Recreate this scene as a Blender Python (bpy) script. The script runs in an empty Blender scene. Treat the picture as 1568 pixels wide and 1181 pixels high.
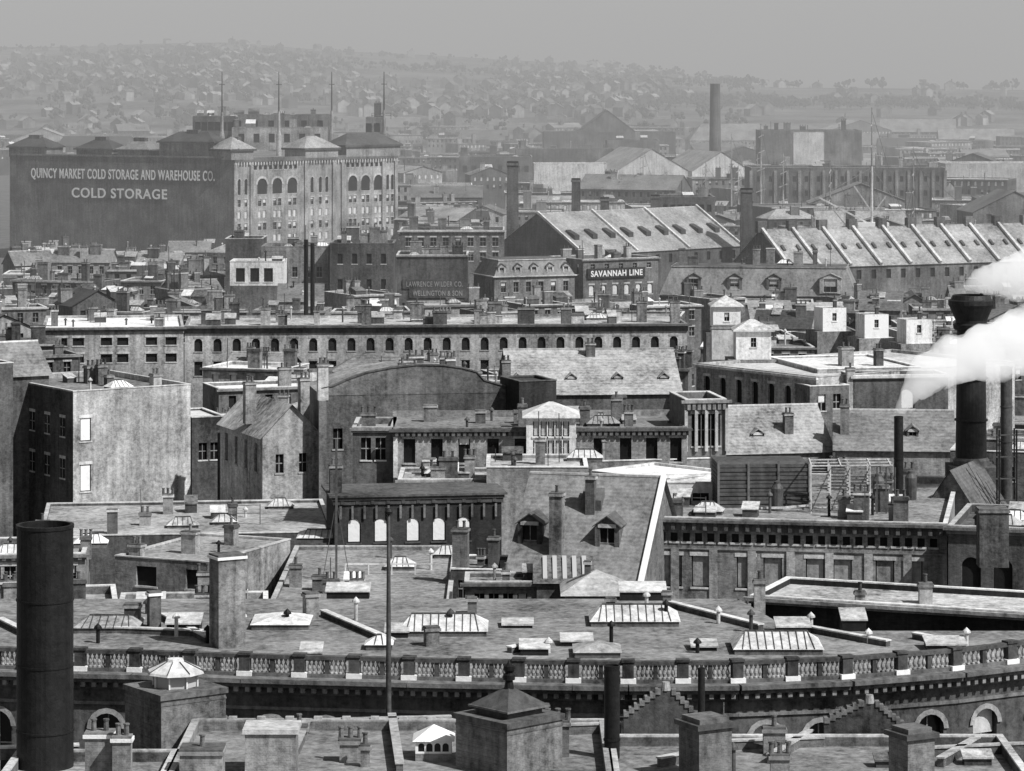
import bpy, math, random
from mathutils import Vector, noise
random.seed(7)
R=random.Random(11)
# ---------------------------------------------------------------- survey constants
F=5000.0; CX=784.0; HY=100.0; HC=60.0
def pl(px,py,z):
    d=F*(HC-z)/(py-HY); return ((px-CX)*d/F,d)
def pd(px,d): return ((px-CX)*d/F,d)
def zat(py,d): return HC-(py-HY)*d/F
# ---------------------------------------------------------------- materials
MATS={}
SPEC={ # base, var, courses, rough
 'brick_dark':(.12,1.1,0,.9),'brick_mid':(.21,1.1,0,.9),'brick_light':(.34,1.0,0,.9),'brick_near':(.16,1.2,0,.9),
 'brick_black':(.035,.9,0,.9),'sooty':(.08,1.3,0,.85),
 'granite':(.29,1.0,0,.8),'granite_dark':(.13,1.1,0,.8),'stone':(.52,.8,0,.8),'tar':(.11,1.5,0,.85),'gravel':(.21,1.1,0,.95),'gravel_light':(.34,1.1,0,.95),
 'slate':(.18,.9,22,.6),'slate_light':(.29,.9,22,.6),'slate_dark':(.08,.9,22,.6),'tin':(.42,1.0,0,.5),'white':(.74,.65,0,.7),'bright':(.84,.2,0,.7),'iron':(.016,.9,0,.5),
 'iron_grey':(.07,.9,0,.5),'dark':(.018,.5,0,.7),'blind':(.62,.4,0,.8),'ground':(.12,1.2,0,.95),'hill':(.13,2.4,0,.95),'leaf':(.055,1.2,0,.9),'field':(.30,1.6,0,.95),'sign':(.85,.1,0,.8),'sign_faded':(.42,.4,0,.8),
 'wood':(.09,.9,0,.8)}
def mat(n):
    if n in MATS: return MATS[n]
    m=bpy.data.materials.new(n); m.use_nodes=True; nt=m.node_tree; nd=nt.nodes; lk=nt.links
    bs=nd['Principled BSDF']; MATS[n]=m
    if n=='glass':
        bs.inputs['Base Color'].default_value=(.012,.012,.012,1); bs.inputs['Roughness'].default_value=.2; bs.inputs['Specular IOR Level'].default_value=.25
        return m
    if n=='skyglass':
        bs.inputs['Base Color'].default_value=(.45,.45,.45,1); bs.inputs['Roughness'].default_value=.25
        return m
    base,var,crs,rough=SPEC[n]
    g=nd.new('ShaderNodeNewGeometry')
    def ns(scale,det,vec=None,ro=.62):
        t=nd.new('ShaderNodeTexNoise'); t.inputs['Scale'].default_value=scale; t.inputs['Detail'].default_value=det; t.inputs['Roughness'].default_value=ro
        lk.new(vec if vec else g.outputs['Position'],t.inputs['Vector']); return t.outputs['Fac']
    def mth(op,a,b=None):
        x=nd.new('ShaderNodeMath'); x.operation=op
        for i,v in enumerate((a,b)):
            if v is None: continue
            if isinstance(v,(int,float)): x.inputs[i].default_value=v
            else: lk.new(v,x.inputs[i])
        return x.outputs[0]
    vm=nd.new('ShaderNodeVectorMath'); vm.operation='MULTIPLY'; lk.new(g.outputs['Position'],vm.inputs[0]); vm.inputs[1].default_value=(1.5,1.5,.12)
    big=.01 if n in('hill','field') else .16
    A=ns(big,4); Bn=ns(big*14,6,None,.75); S=ns(1.0,3,vm.outputs[0])
    s=mth('ADD',mth('ADD',mth('MULTIPLY',mth('SUBTRACT',A,.5),1.4),mth('MULTIPLY',mth('SUBTRACT',Bn,.5),1.5)),mth('SUBTRACT',S,.5))
    fac=mth('ADD',mth('MULTIPLY',s,var*1.5),1.0)
    if crs:
        sp=nd.new('ShaderNodeSeparateXYZ'); lk.new(g.outputs['Position'],sp.inputs[0])
        fac=mth('ADD',fac,mth('MULTIPLY',mth('SINE',mth('MULTIPLY',sp.outputs[2],float(crs))),.08))
    if n.startswith('brick') :
        sp=nd.new('ShaderNodeSeparateXYZ'); lk.new(g.outputs['Position'],sp.inputs[0])
        cb=nd.new('ShaderNodeCombineXYZ'); lk.new(mth('ADD',sp.outputs[0],sp.outputs[1]),cb.inputs[0]); lk.new(sp.outputs[2],cb.inputs[1])
        bt=nd.new('ShaderNodeTexBrick'); lk.new(cb.outputs[0],bt.inputs['Vector']); bt.inputs['Scale'].default_value=1
        bt.inputs['Brick Width'].default_value=.28; bt.inputs['Row Height'].default_value=.09; bt.inputs['Mortar Size'].default_value=.008
        bt.inputs['Color1'].default_value=(.8,.8,.8,1); bt.inputs['Color2'].default_value=(1.12,1.12,1.12,1); bt.inputs['Mortar'].default_value=(1.25,1.25,1.25,1)
        fac=mth('MULTIPLY',fac,bt.outputs['Color'])
        # broad patches of soot
        so=nd.new('ShaderNodeMapRange'); lk.new(ns(.09,3),so.inputs[0]); so.inputs[1].default_value=.42; so.inputs[2].default_value=.6; so.inputs[3].default_value=.72; so.inputs[4].default_value=1.1
        fac=mth('MULTIPLY',fac,so.outputs[0])
    if n not in ('hill','field','ground','sign','leaf','bright'):
        oi=nd.new('ShaderNodeObjectInfo'); fac=mth('MULTIPLY',fac,mth('ADD',mth('MULTIPLY',oi.outputs['Random'],.55),.70))
    v=mth('MAXIMUM',mth('MULTIPLY',fac,base),base*.2)
    v=mth('MINIMUM',v,.86)
    lk.new(v,bs.inputs['Base Color']); bs.inputs['Roughness'].default_value=rough
    bs.inputs['Specular IOR Level'].default_value=.2
    bp=nd.new('ShaderNodeBump'); bp.inputs['Strength'].default_value=.5; bp.inputs['Distance'].default_value=.1
    lk.new(Bn,bp.inputs['Height']); lk.new(bp.outputs[0],bs.inputs['Normal'])
    return m
# ---------------------------------------------------------------- builder
class B:
    def __init__(s,name,ox=0,oy=0,ang=0):
        s.name=name; s.parts={}; s.fr(ox,oy,ang); s.o=(ox,oy)
    def fr(s,ox,oy,ang=0):
        s.ox,s.oy,s.c,s.s=ox,oy,math.cos(ang),math.sin(ang); return s
    def face(s,part,m,pts):
        V,Fc=s.parts.setdefault((part,m),([],[]))
        n=len(V)
        for u,v,z in pts: V.append((s.ox+u*s.c-v*s.s,s.oy+u*s.s+v*s.c,z))
        Fc.append(tuple(range(n,n+len(pts))))
    def hexa(s,part,m,b,t):
        s.face(part,m,b[::-1]); s.face(part,m,t)
        k=len(b)
        for i in range(k):
            j=(i+1)%k; s.face(part,m,[b[i],b[j],t[j],t[i]])
    def box(s,part,m,u0,u1,v0,v1,z0,z1):
        s.hexa(part,m,[(u0,v0,z0),(u1,v0,z0),(u1,v1,z0),(u0,v1,z0)],[(u0,v0,z1),(u1,v0,z1),(u1,v1,z1),(u0,v1,z1)])
    def lathe(s,part,m,u,v,prof,n=10):
        for (r0,z0),(r1,z1) in zip(prof,prof[1:]):
            for i in range(n):
                a=2*math.pi*i/n; b=2*math.pi*(i+1)/n
                p=[(u+r0*math.cos(a),v+r0*math.sin(a),z0),(u+r0*math.cos(b),v+r0*math.sin(b),z0),(u+r1*math.cos(b),v+r1*math.sin(b),z1),(u+r1*math.cos(a),v+r1*math.sin(a),z1)]
                if r1<1e-4: p=p[:3]
                elif r0<1e-4: p=[p[0],p[2],p[3]]
                s.face(part,m,p)
    def cyl(s,part,m,u,v,z0,z1,r0,r1=None,n=10):
        r1=r0 if r1 is None else r1
        s.lathe(part,m,u,v,[(r0,z0),(r1,z1),(0,z1)],n)
    def rod(s,part,m,p,q,r):
        p=Vector(p);q=Vector(q);d=(q-p).normalized(); a=d.orthogonal().normalized()*r; b=d.cross(a).normalized()*r
        c=[a,b,-a,-b]
        s.hexa(part,m,[tuple(p+x) for x in c],[tuple(q+x) for x in c])
    def hip(s,part,m,u0,u1,v0,v1,z,rise,ins=None):
        w=u1-u0;d=v1-v0; i=min(w,d)/2 if ins is None else ins
        if w>=d: a=(u0+i,(v0+v1)/2,z+rise);b=(u1-i,(v0+v1)/2,z+rise)
        else: a=((u0+u1)/2,v0+i,z+rise);b=((u0+u1)/2,v1-i,z+rise)
        c=[(u0,v0,z),(u1,v0,z),(u1,v1,z),(u0,v1,z)]
        if w>=d: s.face(part,m,[c[0],c[1],b,a]);s.face(part,m,[c[1],c[2],b]);s.face(part,m,[c[2],c[3],a,b]);s.face(part,m,[c[3],c[0],a])
        else: s.face(part,m,[c[0],c[1],a]);s.face(part,m,[c[1],c[2],b,a]);s.face(part,m,[c[2],c[3],b]);s.face(part,m,[c[3],c[0],a,b])
        return a,b
    def facade(s,m,p0,p1,z0,z1,rows=(),inset=.28,trim='stone',det=True,pb=.25,part='walls'):
        L=math.hypot(p1[0]-p0[0],p1[1]-p0[1]); dx,dy=(p1[0]-p0[0])/L,(p1[1]-p0[1])/L; nx,ny=-dy,dx
        P=lambda a,z,t=0:(p0[0]+dx*a+nx*t,p0[1]+dy*a+ny*t,z)
        Q=lambda a0,a1,za,zb,t=0,pt=part,mm=m:s.face(pt,mm,[P(a0,za,t),P(a1,za,t),P(a1,zb,t),P(a0,zb,t)]) if a1-a0>1e-3 and zb-za>1e-3 else None
        def pb_(a0,a1,t0,t1,za,zb,pt,mm):
            s.hexa(pt,mm,[P(a0,za,t0),P(a1,za,t0),P(a1,za,t1),P(a0,za,t1)],[P(a0,zb,t0),P(a1,zb,t0),P(a1,zb,t1),P(a0,zb,t1)])
        z=z0
        for (zb,zt,spans,opt) in sorted(rows,key=lambda r:r[0]):
            if zb<z or zt>z1: continue
            Q(0,L,z,zb); a=0
            for (w0,w1) in spans:
                if w0<a+.02 or w1>L-.02: continue
                Q(a,w0,zb,zt); a=w1
                t=inset; w=w1-w0
                for q in ([P(w0,zb),P(w0,zb,t),P(w0,zt,t),P(w0,zt)],[P(w1,zb),P(w1,zt),P(w1,zt,t),P(w1,zb,t)],[P(w0,zb),P(w1,zb),P(w1,zb,t),P(w0,zb,t)],[P(w0,zt),P(w0,zt,t),P(w1,zt,t),P(w1,zt)]):
                    s.face(part,m,q)
                Q(w0,w1,zb,zt,t,'windows','dark' if 'd' in opt else 'glass')
                if 'a' in opt:
                    rise=min(w/2,(zt-zb)*.5); k=8; ap=[]
                    for i in range(k+1):
                        th=math.pi*(1-i/k); ap.append((w0+w/2+math.cos(th)*w/2,zt-rise+math.sin(th)*rise))
                    for (x0,y0),(x1,y1) in zip(ap,ap[1:]):
                        if x1-x0>1e-4: s.face(part,m,[P(x0,y0,.001),P(x1,y1,.001),P(x1,zt,.001),P(x0,zt,.001)])
                if 'A' in opt: # projecting arch ring
                    rise=w/2;k=8
                    for i in range(k):
                        q=[]
                        for (rr,th) in ((1.0,i),(1.35,i),(1.35,i+1),(1.0,i+1)):
                            an=math.pi*(1-th/k); q.append(P(w0+w/2+math.cos(an)*w/2*rr,zt-rise+math.sin(an)*rise*rr,-.12))
                        s.face('trim',trim,q)
                if det:
                    pb_(w0-.12,w1+.12,-.08,.1,zb-.16,zb-.002,'trim',trim)
                    if 'l' in opt: pb_(w0-.15,w1+.15,-.05,.1,zt+.002,zt+.32,'trim',trim)
                    if 'd' not in opt and 'N' not in opt:
                        pb_(w0,w1,t-.07,t-.01,(zb+zt)/2-.05,(zb+zt)/2+.05,'sashes','granite')
                        pb_(w0+w/2-.04,w0+w/2+.04,t-.06,t-.012,zb,zt,'sashes','granite')
                if 'B' in opt or 'G' in opt or (R.random()<pb and 'd' not in opt):
                    fz=zb+.1 if ('B' in opt or 'G' in opt) else zb+(zt-zb)*R.uniform(.3,.8)
                    Q(w0+.1,w1-.1,fz,zt,t-.1 if 'W' not in opt else .08,'blinds','granite' if 'G' in opt else ('bright' if 'W' in opt else 'blind'))
            Q(a,L,zb,zt); z=zt
        Q(0,L,z,z1)
    def done(s):
        cx,cy=s.o
        e=bpy.data.objects.new(s.name,None); bpy.context.scene.collection.objects.link(e); e.location=(cx,cy,0)
        for (part,m),(V,Fc) in s.parts.items():
            me=bpy.data.meshes.new(part); me.from_pydata([(x-cx,y-cy,z) for x,y,z in V],[],Fc); me.materials.append(mat(m)); me.update()
            o=bpy.data.objects.new(part,me); bpy.context.scene.collection.objects.link(o); o.parent=e
        return e
FP=[]
def corners(b,W,D):
    return [(b.ox+u*b.c-v*b.s,b.oy+u*b.s+v*b.c) for u,v in((0,0),(W,0),(W,D),(0,D))]
def overlap(A,Bp):
    for poly in (A,Bp):
        for i in range(4):
            x0,y0=poly[i];x1,y1=poly[(i+1)%4]; nx,ny=y1-y0,x0-x1
            a=[p[0]*nx+p[1]*ny for p in A]; c=[p[0]*nx+p[1]*ny for p in Bp]
            if max(a)<=min(c)+1e-6 or max(c)<=min(a)+1e-6: return False
    return True
def spans_n(W,n,w,m=.6):
    g=(W-2*m)/n; return [(m+g*(i+.5)-w/2,m+g*(i+.5)+w/2) for i in range(n)]
def bld(name,L,Rr,z,dep,wall='brick_mid',roof='gravel',par=.6,rows=(),rr=(),lr=(),corn=None,rt='flat',rise=3,cop='stone',det=True,trim='stone',pb=.25,world=None,ins=1.5,reg=True,z0=0):
    if world: p1,ang,W=world
    else:
        p1=pl(L[0],L[1],z);p2=pl(Rr[0],Rr[1],z); W=math.hypot(p2[0]-p1[0],p2[1]-p1[1]); ang=math.atan2(p2[1]-p1[1],p2[0]-p1[0])
    b=B(name,p1[0],p1[1],ang); b.W=W;b.D=dep;b.z=z;b.ang=ang;b.fo=(p1[0],p1[1],ang)
    if reg: FP.append(corners(b,W,dep))
    def apx(px):
        k=(px-CX)/F; return (k*b.oy-b.ox)/(b.c-k*b.s)
    def mk(rows,WW):
        o=[]
        for (off,h,n,w,opt) in rows:
            if isinstance(n,int): sp=spans_n(WW,n,w)
            else: sp=[(apx(x)-w/2,apx(x)+w/2) for x in n]
            o.append((z-off-h,z-off,sp,opt))
        return o
    b.facade(wall,(0,0),(W,0),z0,z,mk(rows,W),det=det,trim=trim,pb=pb)
    b.facade(wall,(W,0),(W,dep),z0,z,mk(rr,dep),det=det,trim=trim,pb=pb)
    b.facade(wall,(W,dep),(0,dep),z0,z)
    b.facade(wall,(0,dep),(0,0),z0,z,mk(lr,dep),det=det,trim=trim,pb=pb)
    if rt=='flat':
        zr=z-par; b.face('roof',roof,[(0,0,zr),(W,0,zr),(W,dep,zr),(0,dep,zr)])
        t=.35
        if par>.1:
            b.box('coping',cop,-.06,W+.06,-.06,t,z,z+.1); b.box('coping',cop,-.06,W+.06,dep-t,dep+.06,z,z+.1)
            b.box('coping',cop,-.06,t,t,dep-t,z,z+.1); b.box('coping',cop,W-t,W+.06,t,dep-t,z,z+.1)
            for q in ([(t,t,zr),(W-t,t,zr),(W-t,t,z),(t,t,z)],[(t,dep-t,zr),(W-t,dep-t,zr),(W-t,dep-t,z),(t,dep-t,z)],[(t,t,zr),(t,dep-t,zr),(t,dep-t,z),(t,t,z)],[(W-t,t,zr),(W-t,dep-t,zr),(W-t,dep-t,z),(W-t,t,z)]):
                b.face('walls',wall,q)
    elif rt=='gable':
        m=dep/2; o=.35; k=rise/m
        b.face('roof',roof,[(-o,-o,z-o*k+.05),(W+o,-o,z-o*k+.05),(W+o,m,z+rise+.05),(-o,m,z+rise+.05)])
        b.face('roof',roof,[(W+o,dep+o,z-o*k+.05),(-o,dep+o,z-o*k+.05),(-o,m,z+rise+.05),(W+o,m,z+rise+.05)])
        for u in (0,W): b.face('walls',wall,[(u,0,z),(u,dep,z),(u,m,z+rise)])
        b.box('trim',trim,-o,W+o,m-.15,m+.15,z+rise,z+rise+.18)
    elif rt=='gablev':
        m=W/2;o=.35;k=rise/m
        b.face('roof',roof,[(-o,-o,z-o*k+.05),(m,-o,z+rise+.05),(m,dep+o,z+rise+.05),(-o,dep+o,z-o*k+.05)])
        b.face('roof',roof,[(W+o,-o,z-o*k+.05),(m,-o,z+rise+.05),(m,dep+o,z+rise+.05),(W+o,dep+o,z-o*k+.05)])
        for v in (0,dep): b.face('walls',wall,[(0,v,z),(W,v,z),(m,v,z+rise)])
    elif rt=='hip':
        b.box('eaves',trim,-.4,W+.4,-.4,dep+.4,z,z+.18); b.hip('roof',roof,-.4,W+.4,-.4,dep+.4,z+.18,rise)
    elif rt=='shed':
        b.face('roof',roof,[(-.3,-.3,z),(W+.3,-.3,z),(W+.3,dep,z+rise),(-.3,dep,z+rise)])
        b.face('walls',wall,[(0,dep,z),(W,dep,z),(W,dep,z+rise),(0,dep,z+rise)])
        for u in (0,W): b.face('walls',wall,[(u,0,z),(u,dep,z),(u,dep,z+rise)])
    elif rt=='mansard':
        i=ins; b.box('eaves',trim,-.4,W+.4,-.4,dep+.4,z,z+.2); zb=z+.2;zt=z+rise
        c=[(0,0),(W,0),(W,dep),(0,dep)];t=[(i,i),(W-i,i),(W-i,dep-i),(i,dep-i)]
        for a in range(4):
            e=(a+1)%4; b.face('roof',roof,[(*c[a],zb),(*c[e],zb),(*t[e],zt),(*t[a],zt)])
        b.box('eaves',trim,i-.2,W-i+.2,i-.2,dep-i+.2,zt,zt+.18)
        b.face('roof','tar',[(i,i,zt+.2),(W-i,i,zt+.2),(W-i,dep-i,zt+.2),(i,dep-i,zt+.2)])
    if corn:
        h,pr,mm,sp=corn
        b.box('cornice',mm,-pr,W+pr,-pr,-.003,z-.28,z-.03)
        b.box('cornice',mm,-.15,W+.15,-.15,-.004,z-h,z-.283)
        if sp:
            n=max(2,int(W/sp))
            for i in range(n):
                u=W*(i+.5)/n; b.box('brackets',mm,u-.16,u+.16,-pr*.8,-.155,z-h+.05,z-.283)
    return b
def home(b): b.fr(*b.fo); return b
def at(b,px,py,zr,rot=0):
    x,d=pl(px,py,zr); b.fr(x,d,rot); return d/F
def chim(b,u,v,z,w,dp,h,m='brick_mid',pots=2,cap='granite'):
    b.box('chimneys',m,u-w/2,u+w/2,v-dp/2,v+dp/2,z-.5,z+h-.3)
    b.box('chimney_caps',cap,u-w/2-.1,u+w/2+.1,v-dp/2-.1,v+dp/2+.1,z+h-.3,z+h-.12)
    b.box('chimney_caps','granite_dark',u-w/2-.03,u+w/2+.03,v-dp/2-.03,v+dp/2+.03,z+h-.12,z+h)
    for i in range(pots):
        uu=u+(i-(pots-1)/2)*w*.45
        b.lathe('chimney_pots','brick_dark',uu,v,[(.14,z+h),(.12,z+h+.5),(.16,z+h+.52),(.16,z+h+.6),(0,z+h+.6)],8)
def stack(b,x0,x1,yt,yb,zr,m='brick_mid',rot=0,pots=2,dp=None,cap='granite'):
    k=at(b,(x0+x1)/2,yb,zr,rot); w=(x1-x0)*k
    d=k*F; zt=HC-(yt-HY)*k
    if rot: w=w/(abs(math.cos(rot))+abs(math.sin(rot)))
    dp=dp or w*.8
    chim(b,0,dp/2,zr,w,dp,zt-zr,m,pots,cap)
def skyl(b,u0,u1,v0,v1,z,rise=.9,m='tin'):
    b.box('skylight_curbs','granite_dark',u0,u1,v0,v1,z-.1,z+.35)
    ins=min(.9,(v1-v0)/2,(u1-u0)/2)
    if u1-u0<v1-v0: ins=None
    a,c=b.hip('skylights',m,u0-.1,u1+.1,v0-.1,v1+.1,z+.352,rise,ins)
    if u1-u0<v1-v0: return
    w=u1-u0;n=max(3,int(w/.5))
    for i in range(1,n):
        u=u0+w*i/n; uu=min(max(u,a[0]),c[0])
        b.rod('skylight_ribs','granite_dark',(u,v0-.08,z+.40),(uu,(v0+v1)/2,z+.40+rise),.035)
    b.rod('skylight_ribs','iron_grey',(a[0],a[1],z+.4+rise),(c[0],c[1],z+.4+rise),.07)
def psky(b,x0,x1,y0,y1,z,rise=.9,m='tin'):
    k=at(b,x0,y1,z); w=(x1-x0)*k; d0=k*F; d1=F*(HC-z)/(max(y0,y1-60)+rise/k*.8-HY); skyl(b,0,w,0,max(1.6,min(4.2,d1-d0)),z,rise,m)
def hatch(b,u,v,z,w=1.2,d=1.5,h=.9,m='tin',wm='wood'):
    b.hexa('hatches',wm,[(u,v,z-.1),(u+w,v,z-.1),(u+w,v+d,z-.1),(u,v+d,z-.1)],[(u,v,z+h*.6),(u+w,v,z+h*.6),(u+w,v+d,z+h),(u,v+d,z+h)])
    b.hexa('hatch_lids',m,[(u-.1,v-.1,z+h*.6),(u+w+.1,v-.1,z+h*.6),(u+w+.1,v+d+.1,z+h),(u-.1,v+d+.1,z+h)],[(u-.1,v-.1,z+h*.6+.1),(u+w+.1,v-.1,z+h*.6+.1),(u+w+.1,v+d+.1,z+h+.1),(u-.1,v+d+.1,z+h+.1)])
def vent(b,u,v,z,h=1.0,m='iron_grey'):
    b.lathe('vents',m,u,v,[(.13,z-.1),(.13,z+h),(.28,z+h+.02),(.25,z+h+.15),(0,z+h+.4)],8)
def clutter(b,z,n,u0,u1,v0,v1,sc=1):
    for _ in range(n):
        u=R.uniform(u0,u1);v=R.uniform(v0,v1);t=R.random()
        if t<.40: chim(b,u,v,z,R.uniform(.7,1.8)*sc,R.uniform(.6,1)*sc,R.uniform(1,2.8)*sc,R.choice(['brick_mid','brick_dark','brick_light','brick_dark','brick_mid']),R.randint(0,3),R.choice(['granite','granite_dark','stone']))
        elif t<.6: hatch(b,u,v,z,R.uniform(1,2.2)*sc,R.uniform(1,2)*sc,R.uniform(.7,1.7)*sc,R.choice(['tin','tin','tar','white']),R.choice(['wood','iron_grey','brick_dark']))
        elif t<.78: vent(b,u,v,z,R.uniform(.5,1.8)*sc,R.choice(['iron_grey','tin','iron']))
        elif t<.86: b.rod('roof_poles','wood',(u,v,z-.1),(u+R.uniform(-.1,.1),v,z+R.uniform(2.5,5)),.06*sc)
        elif t<.90: # clothes frame
            w=R.uniform(2,3.5)*sc
            for a in (0,w): b.rod('drying_frame','wood',(u+a,v,z-.1),(u+a,v,z+2.1),.06*sc)
            for zz in (z+1.2,z+2.0): b.rod('drying_frame','wood',(u,v,zz),(u+w,v,zz),.045*sc)
        elif u1-u0>5 and v1-v0>4: skyl(b,u,u+R.uniform(2,3.5),v,v+R.uniform(1.5,2),z,.7,R.choice(['tin','tin','white']))
def lowwall(b,A,C,z,h=.5,w=.45,m='brick_dark',cop='white'):
    a=pl(A[0],A[1],z);c=pl(C[0],C[1],z); L=math.hypot(c[0]-a[0],c[1]-a[1]); b.fr(a[0],a[1],math.atan2(c[1]-a[1],c[0]-a[0]))
    b.box('party_walls',m,0,L,-w/2,w/2,z-.1,z+h); b.box('party_wall_coping',cop,-.05,L+.05,-w/2-.06,w/2+.06,z+h,z+h+.09)
def dormer(b,u,v,z,w,h,dp,wm='wood',rm='slate_dark',rise=.8,blind=True):
    b.facade(wm,(u-w/2,v),(u+w/2,v),z,z+h,[(z+.3,z+h-.15,[(w*.2,w*.8)],'l')],part='dormers')
    for s_ in (-1,1): b.face('dormers',wm,[(u+s_*w/2,v,z),(u+s_*w/2,v+dp,z),(u+s_*w/2,v+dp,z+h),(u+s_*w/2,v,z+h)])
    o=.18
    b.face('dormers',wm,[(u-w/2,v,z+h),(u+w/2,v,z+h),(u,v,z+h+rise)])
    for s_ in (-1,1): b.hexa('dormer_roofs',rm,[(u+s_*(w/2+o),v-o,z+h-.1),(u,v-o,z+h+rise),(u,v+dp,z+h+rise),(u+s_*(w/2+o),v+dp,z+h-.1)],[(u+s_*(w/2+o),v-o,z+h),(u,v-o,z+h+rise+.1),(u,v+dp,z+h+rise+.1),(u+s_*(w/2+o),v+dp,z+h)])
def smokestack(name,px,yt,d,w_px,m='iron',zb=0,taper=1.0,crown=True,square=False,bands=True):
    k=d/F; zt=HC-(yt-HY)*k; r=w_px*k/2; x,y=pd(px,d)
    b=B(name,x,y,0)
    if square:
        b.hexa('shaft',m,[(-r*taper,-r*taper,zb),(r*taper,-r*taper,zb),(r*taper,r*taper,zb),(-r*taper,r*taper,zb)],[(-r,-r,zt-1),(r,-r,zt-1),(r,r,zt-1),(-r,r,zt-1)])
        b.box('cap','granite_dark',-r*1.18,r*1.18,-r*1.18,r*1.18,zt-1,zt-.4); b.box('cap','iron',-r*1.05,r*1.05,-r*1.05,r*1.05,zt-.4,zt)
    else:
        pr=[(r*taper,zb),(r,zt-.3)]
        if crown: pr+=[(r*1.03,zt-.28),(r*1.03,zt-.1)]
        else: pr+=[(r,zt)]
        pr+=[(r*.9,zt-.1),(r*.9,zt-3)]
        b.lathe('shaft',m,0,0,pr,36)
        if bands:
            z=zt-4
            while z>max(zb,5):
                rr=r*(1+(taper-1)*(zt-z)/(zt-zb)); b.lathe('bands',m,0,0,[(rr,z-.06),(rr+.04,z-.05),(rr+.04,z+.05),(rr,z+.06)],36); z-=3.4
    return b
# ================================================================= FOREGROUND
zf=24
def fgb(x0,x1,yback,nm='foreground_rowhouse'):
    p0=pl(x0,1300,zf);dep=F*36/(yback-HY)-p0[1]
    b=bld(nm,(x0,1300),(x1,1300),zf,dep,'brick_near','gravel',par=.5,cop='tin'); return b
b=fgb(-80,200,1150)
for a in [(130,172,1122,1185),(172,200,1128,1190)]: stack(b,*a,zf,'brick_light',pots=2,cap='white')
lowwall(b,(0,1160),(120,1156),zf-.5)
b.done()
b=fgb(200,955,1103)
for i,(x0,x1,yt,yb) in enumerate([(275,340,1148,1200),(445,470,1112,1135),(520,552,1132,1168),(552,566,1140,1175)]): stack(b,x0,x1,yt,yb,zf-.5,'brick_mid',pots=3 if i==2 else 1)
k=at(b,375,1190,zf-.5); b.box('penthouse','brick_mid',0,2.6,0,2.2,zf-1,zf+1.7); b.box('penthouse_roof','stone',-.12,2.75,-.12,2.35,zf+1.7,zf+1.95)
for A,C in [((470,1118),(690,1112)),((470,1118),(440,1185)),((600,1108),(612,1185)),((860,1125),(950,1122))]: lowwall(b,A,C,zf-.5,.5,.35,cop='tin')
home(b); clutter(b,zf-.5,9,16,b.W-2,b.D-7,b.D-2,.7)
at(b,350,1107,zf-.1)
for i in range(8): b.box('parapet_caps','stone',i*1.56,i*1.56+.45,-.05,.35,zf+.0,zf+.22)
# glazed lantern
k=at(b,636,1166,zf-.5); b.box('lantern_base','brick_mid',0,1.9,0,1.9,zf-.6,zf-.1)
b.facade('white',(0,0),(1.9,0),zf-.098,zf+.55,[(zf,zf+.45,spans_n(1.9,4,.33,.1),'a')],det=False,pb=0,inset=.05,part='lantern'); b.facade('white',(1.9,0),(1.9,1.9),zf-.098,zf+.55,[(zf,zf+.45,spans_n(1.9,4,.33,.1),'a')],det=False,pb=0,inset=.05,part='lantern')
b.hip('lantern_roof','white',-.15,2.05,-.15,2.05,zf+.56,.7)
b.done()
b=fgb(955,1660,1127)
for A,C in [((1060,1150),(1260,1143)),((1180,1170),(1240,1132)),((1400,1160),(1568,1152)),((1010,1175),(1080,1160)),((1440,1175),(1500,1140))]: lowwall(b,A,C,zf-.5,.45,.35,'brick_near','tin')
for (xa,xp,xb,yp,yb) in [(955,1020,1075,1064,1118),(1262,1332,1385,1084,1128)]:
    k=at(b,xa,yb+8,zf-.5); w=(xb-xa)*k;c=(xp-xa)*k;h=(yb-yp)*k+.3
    pts=[(0,zf-.8),(w,zf-.8),(w,zf+.3),(c+.3,zf-.3+h),(c-.3,zf-.3+h),(0,zf+.5)]
    b.hexa('gable_walls','sooty',[(u,0,z) for u,z in pts],[(u,.45,z) for u,z in pts])
    n=7
    for i in range(n):
        for (ua,za,ub,zb_) in ((0,zf+.5,c-.3,zf-.3+h),(w,zf+.3,c+.3,zf-.3+h)):
            u0=ua+(ub-ua)*i/n;z0_=za+(zb_-za)*i/n;u1=ua+(ub-ua)*(i+1)/n
            b.box('gable_coping_steps','granite_dark',min(u0,u1),max(u0,u1),-.06,.51,z0_,z0_+.3)
    b.cyl('gable_finial','granite',c,.2,zf-.3+h,zf+.15+h,.28,.2)
for (x0,x1,yt,yb) in [(1040,1120,1096,1190),(1362,1430,1112,1200)]:
    k=at(b,(x0+x1)/2,yb,zf-.5,.5); zt=HC-(yt-HY)*k; r=(x1-x0)*k/2/1.36
    b.box('chimneys','brick_near',-r,r,-r,r,zf-1,zt-.5); b.box('chimney_caps','iron_grey',-r-.18,r+.18,-r-.18,r+.18,zt-.5,zt-.25); b.box('chimney_caps','granite_dark',-r+.1,r-.1,-r+.1,r-.1,zt-.25,zt)
home(b); clutter(b,zf-.5,10,2,b.W-2,b.D-8,b.D-2,.7)
b.done()
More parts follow.
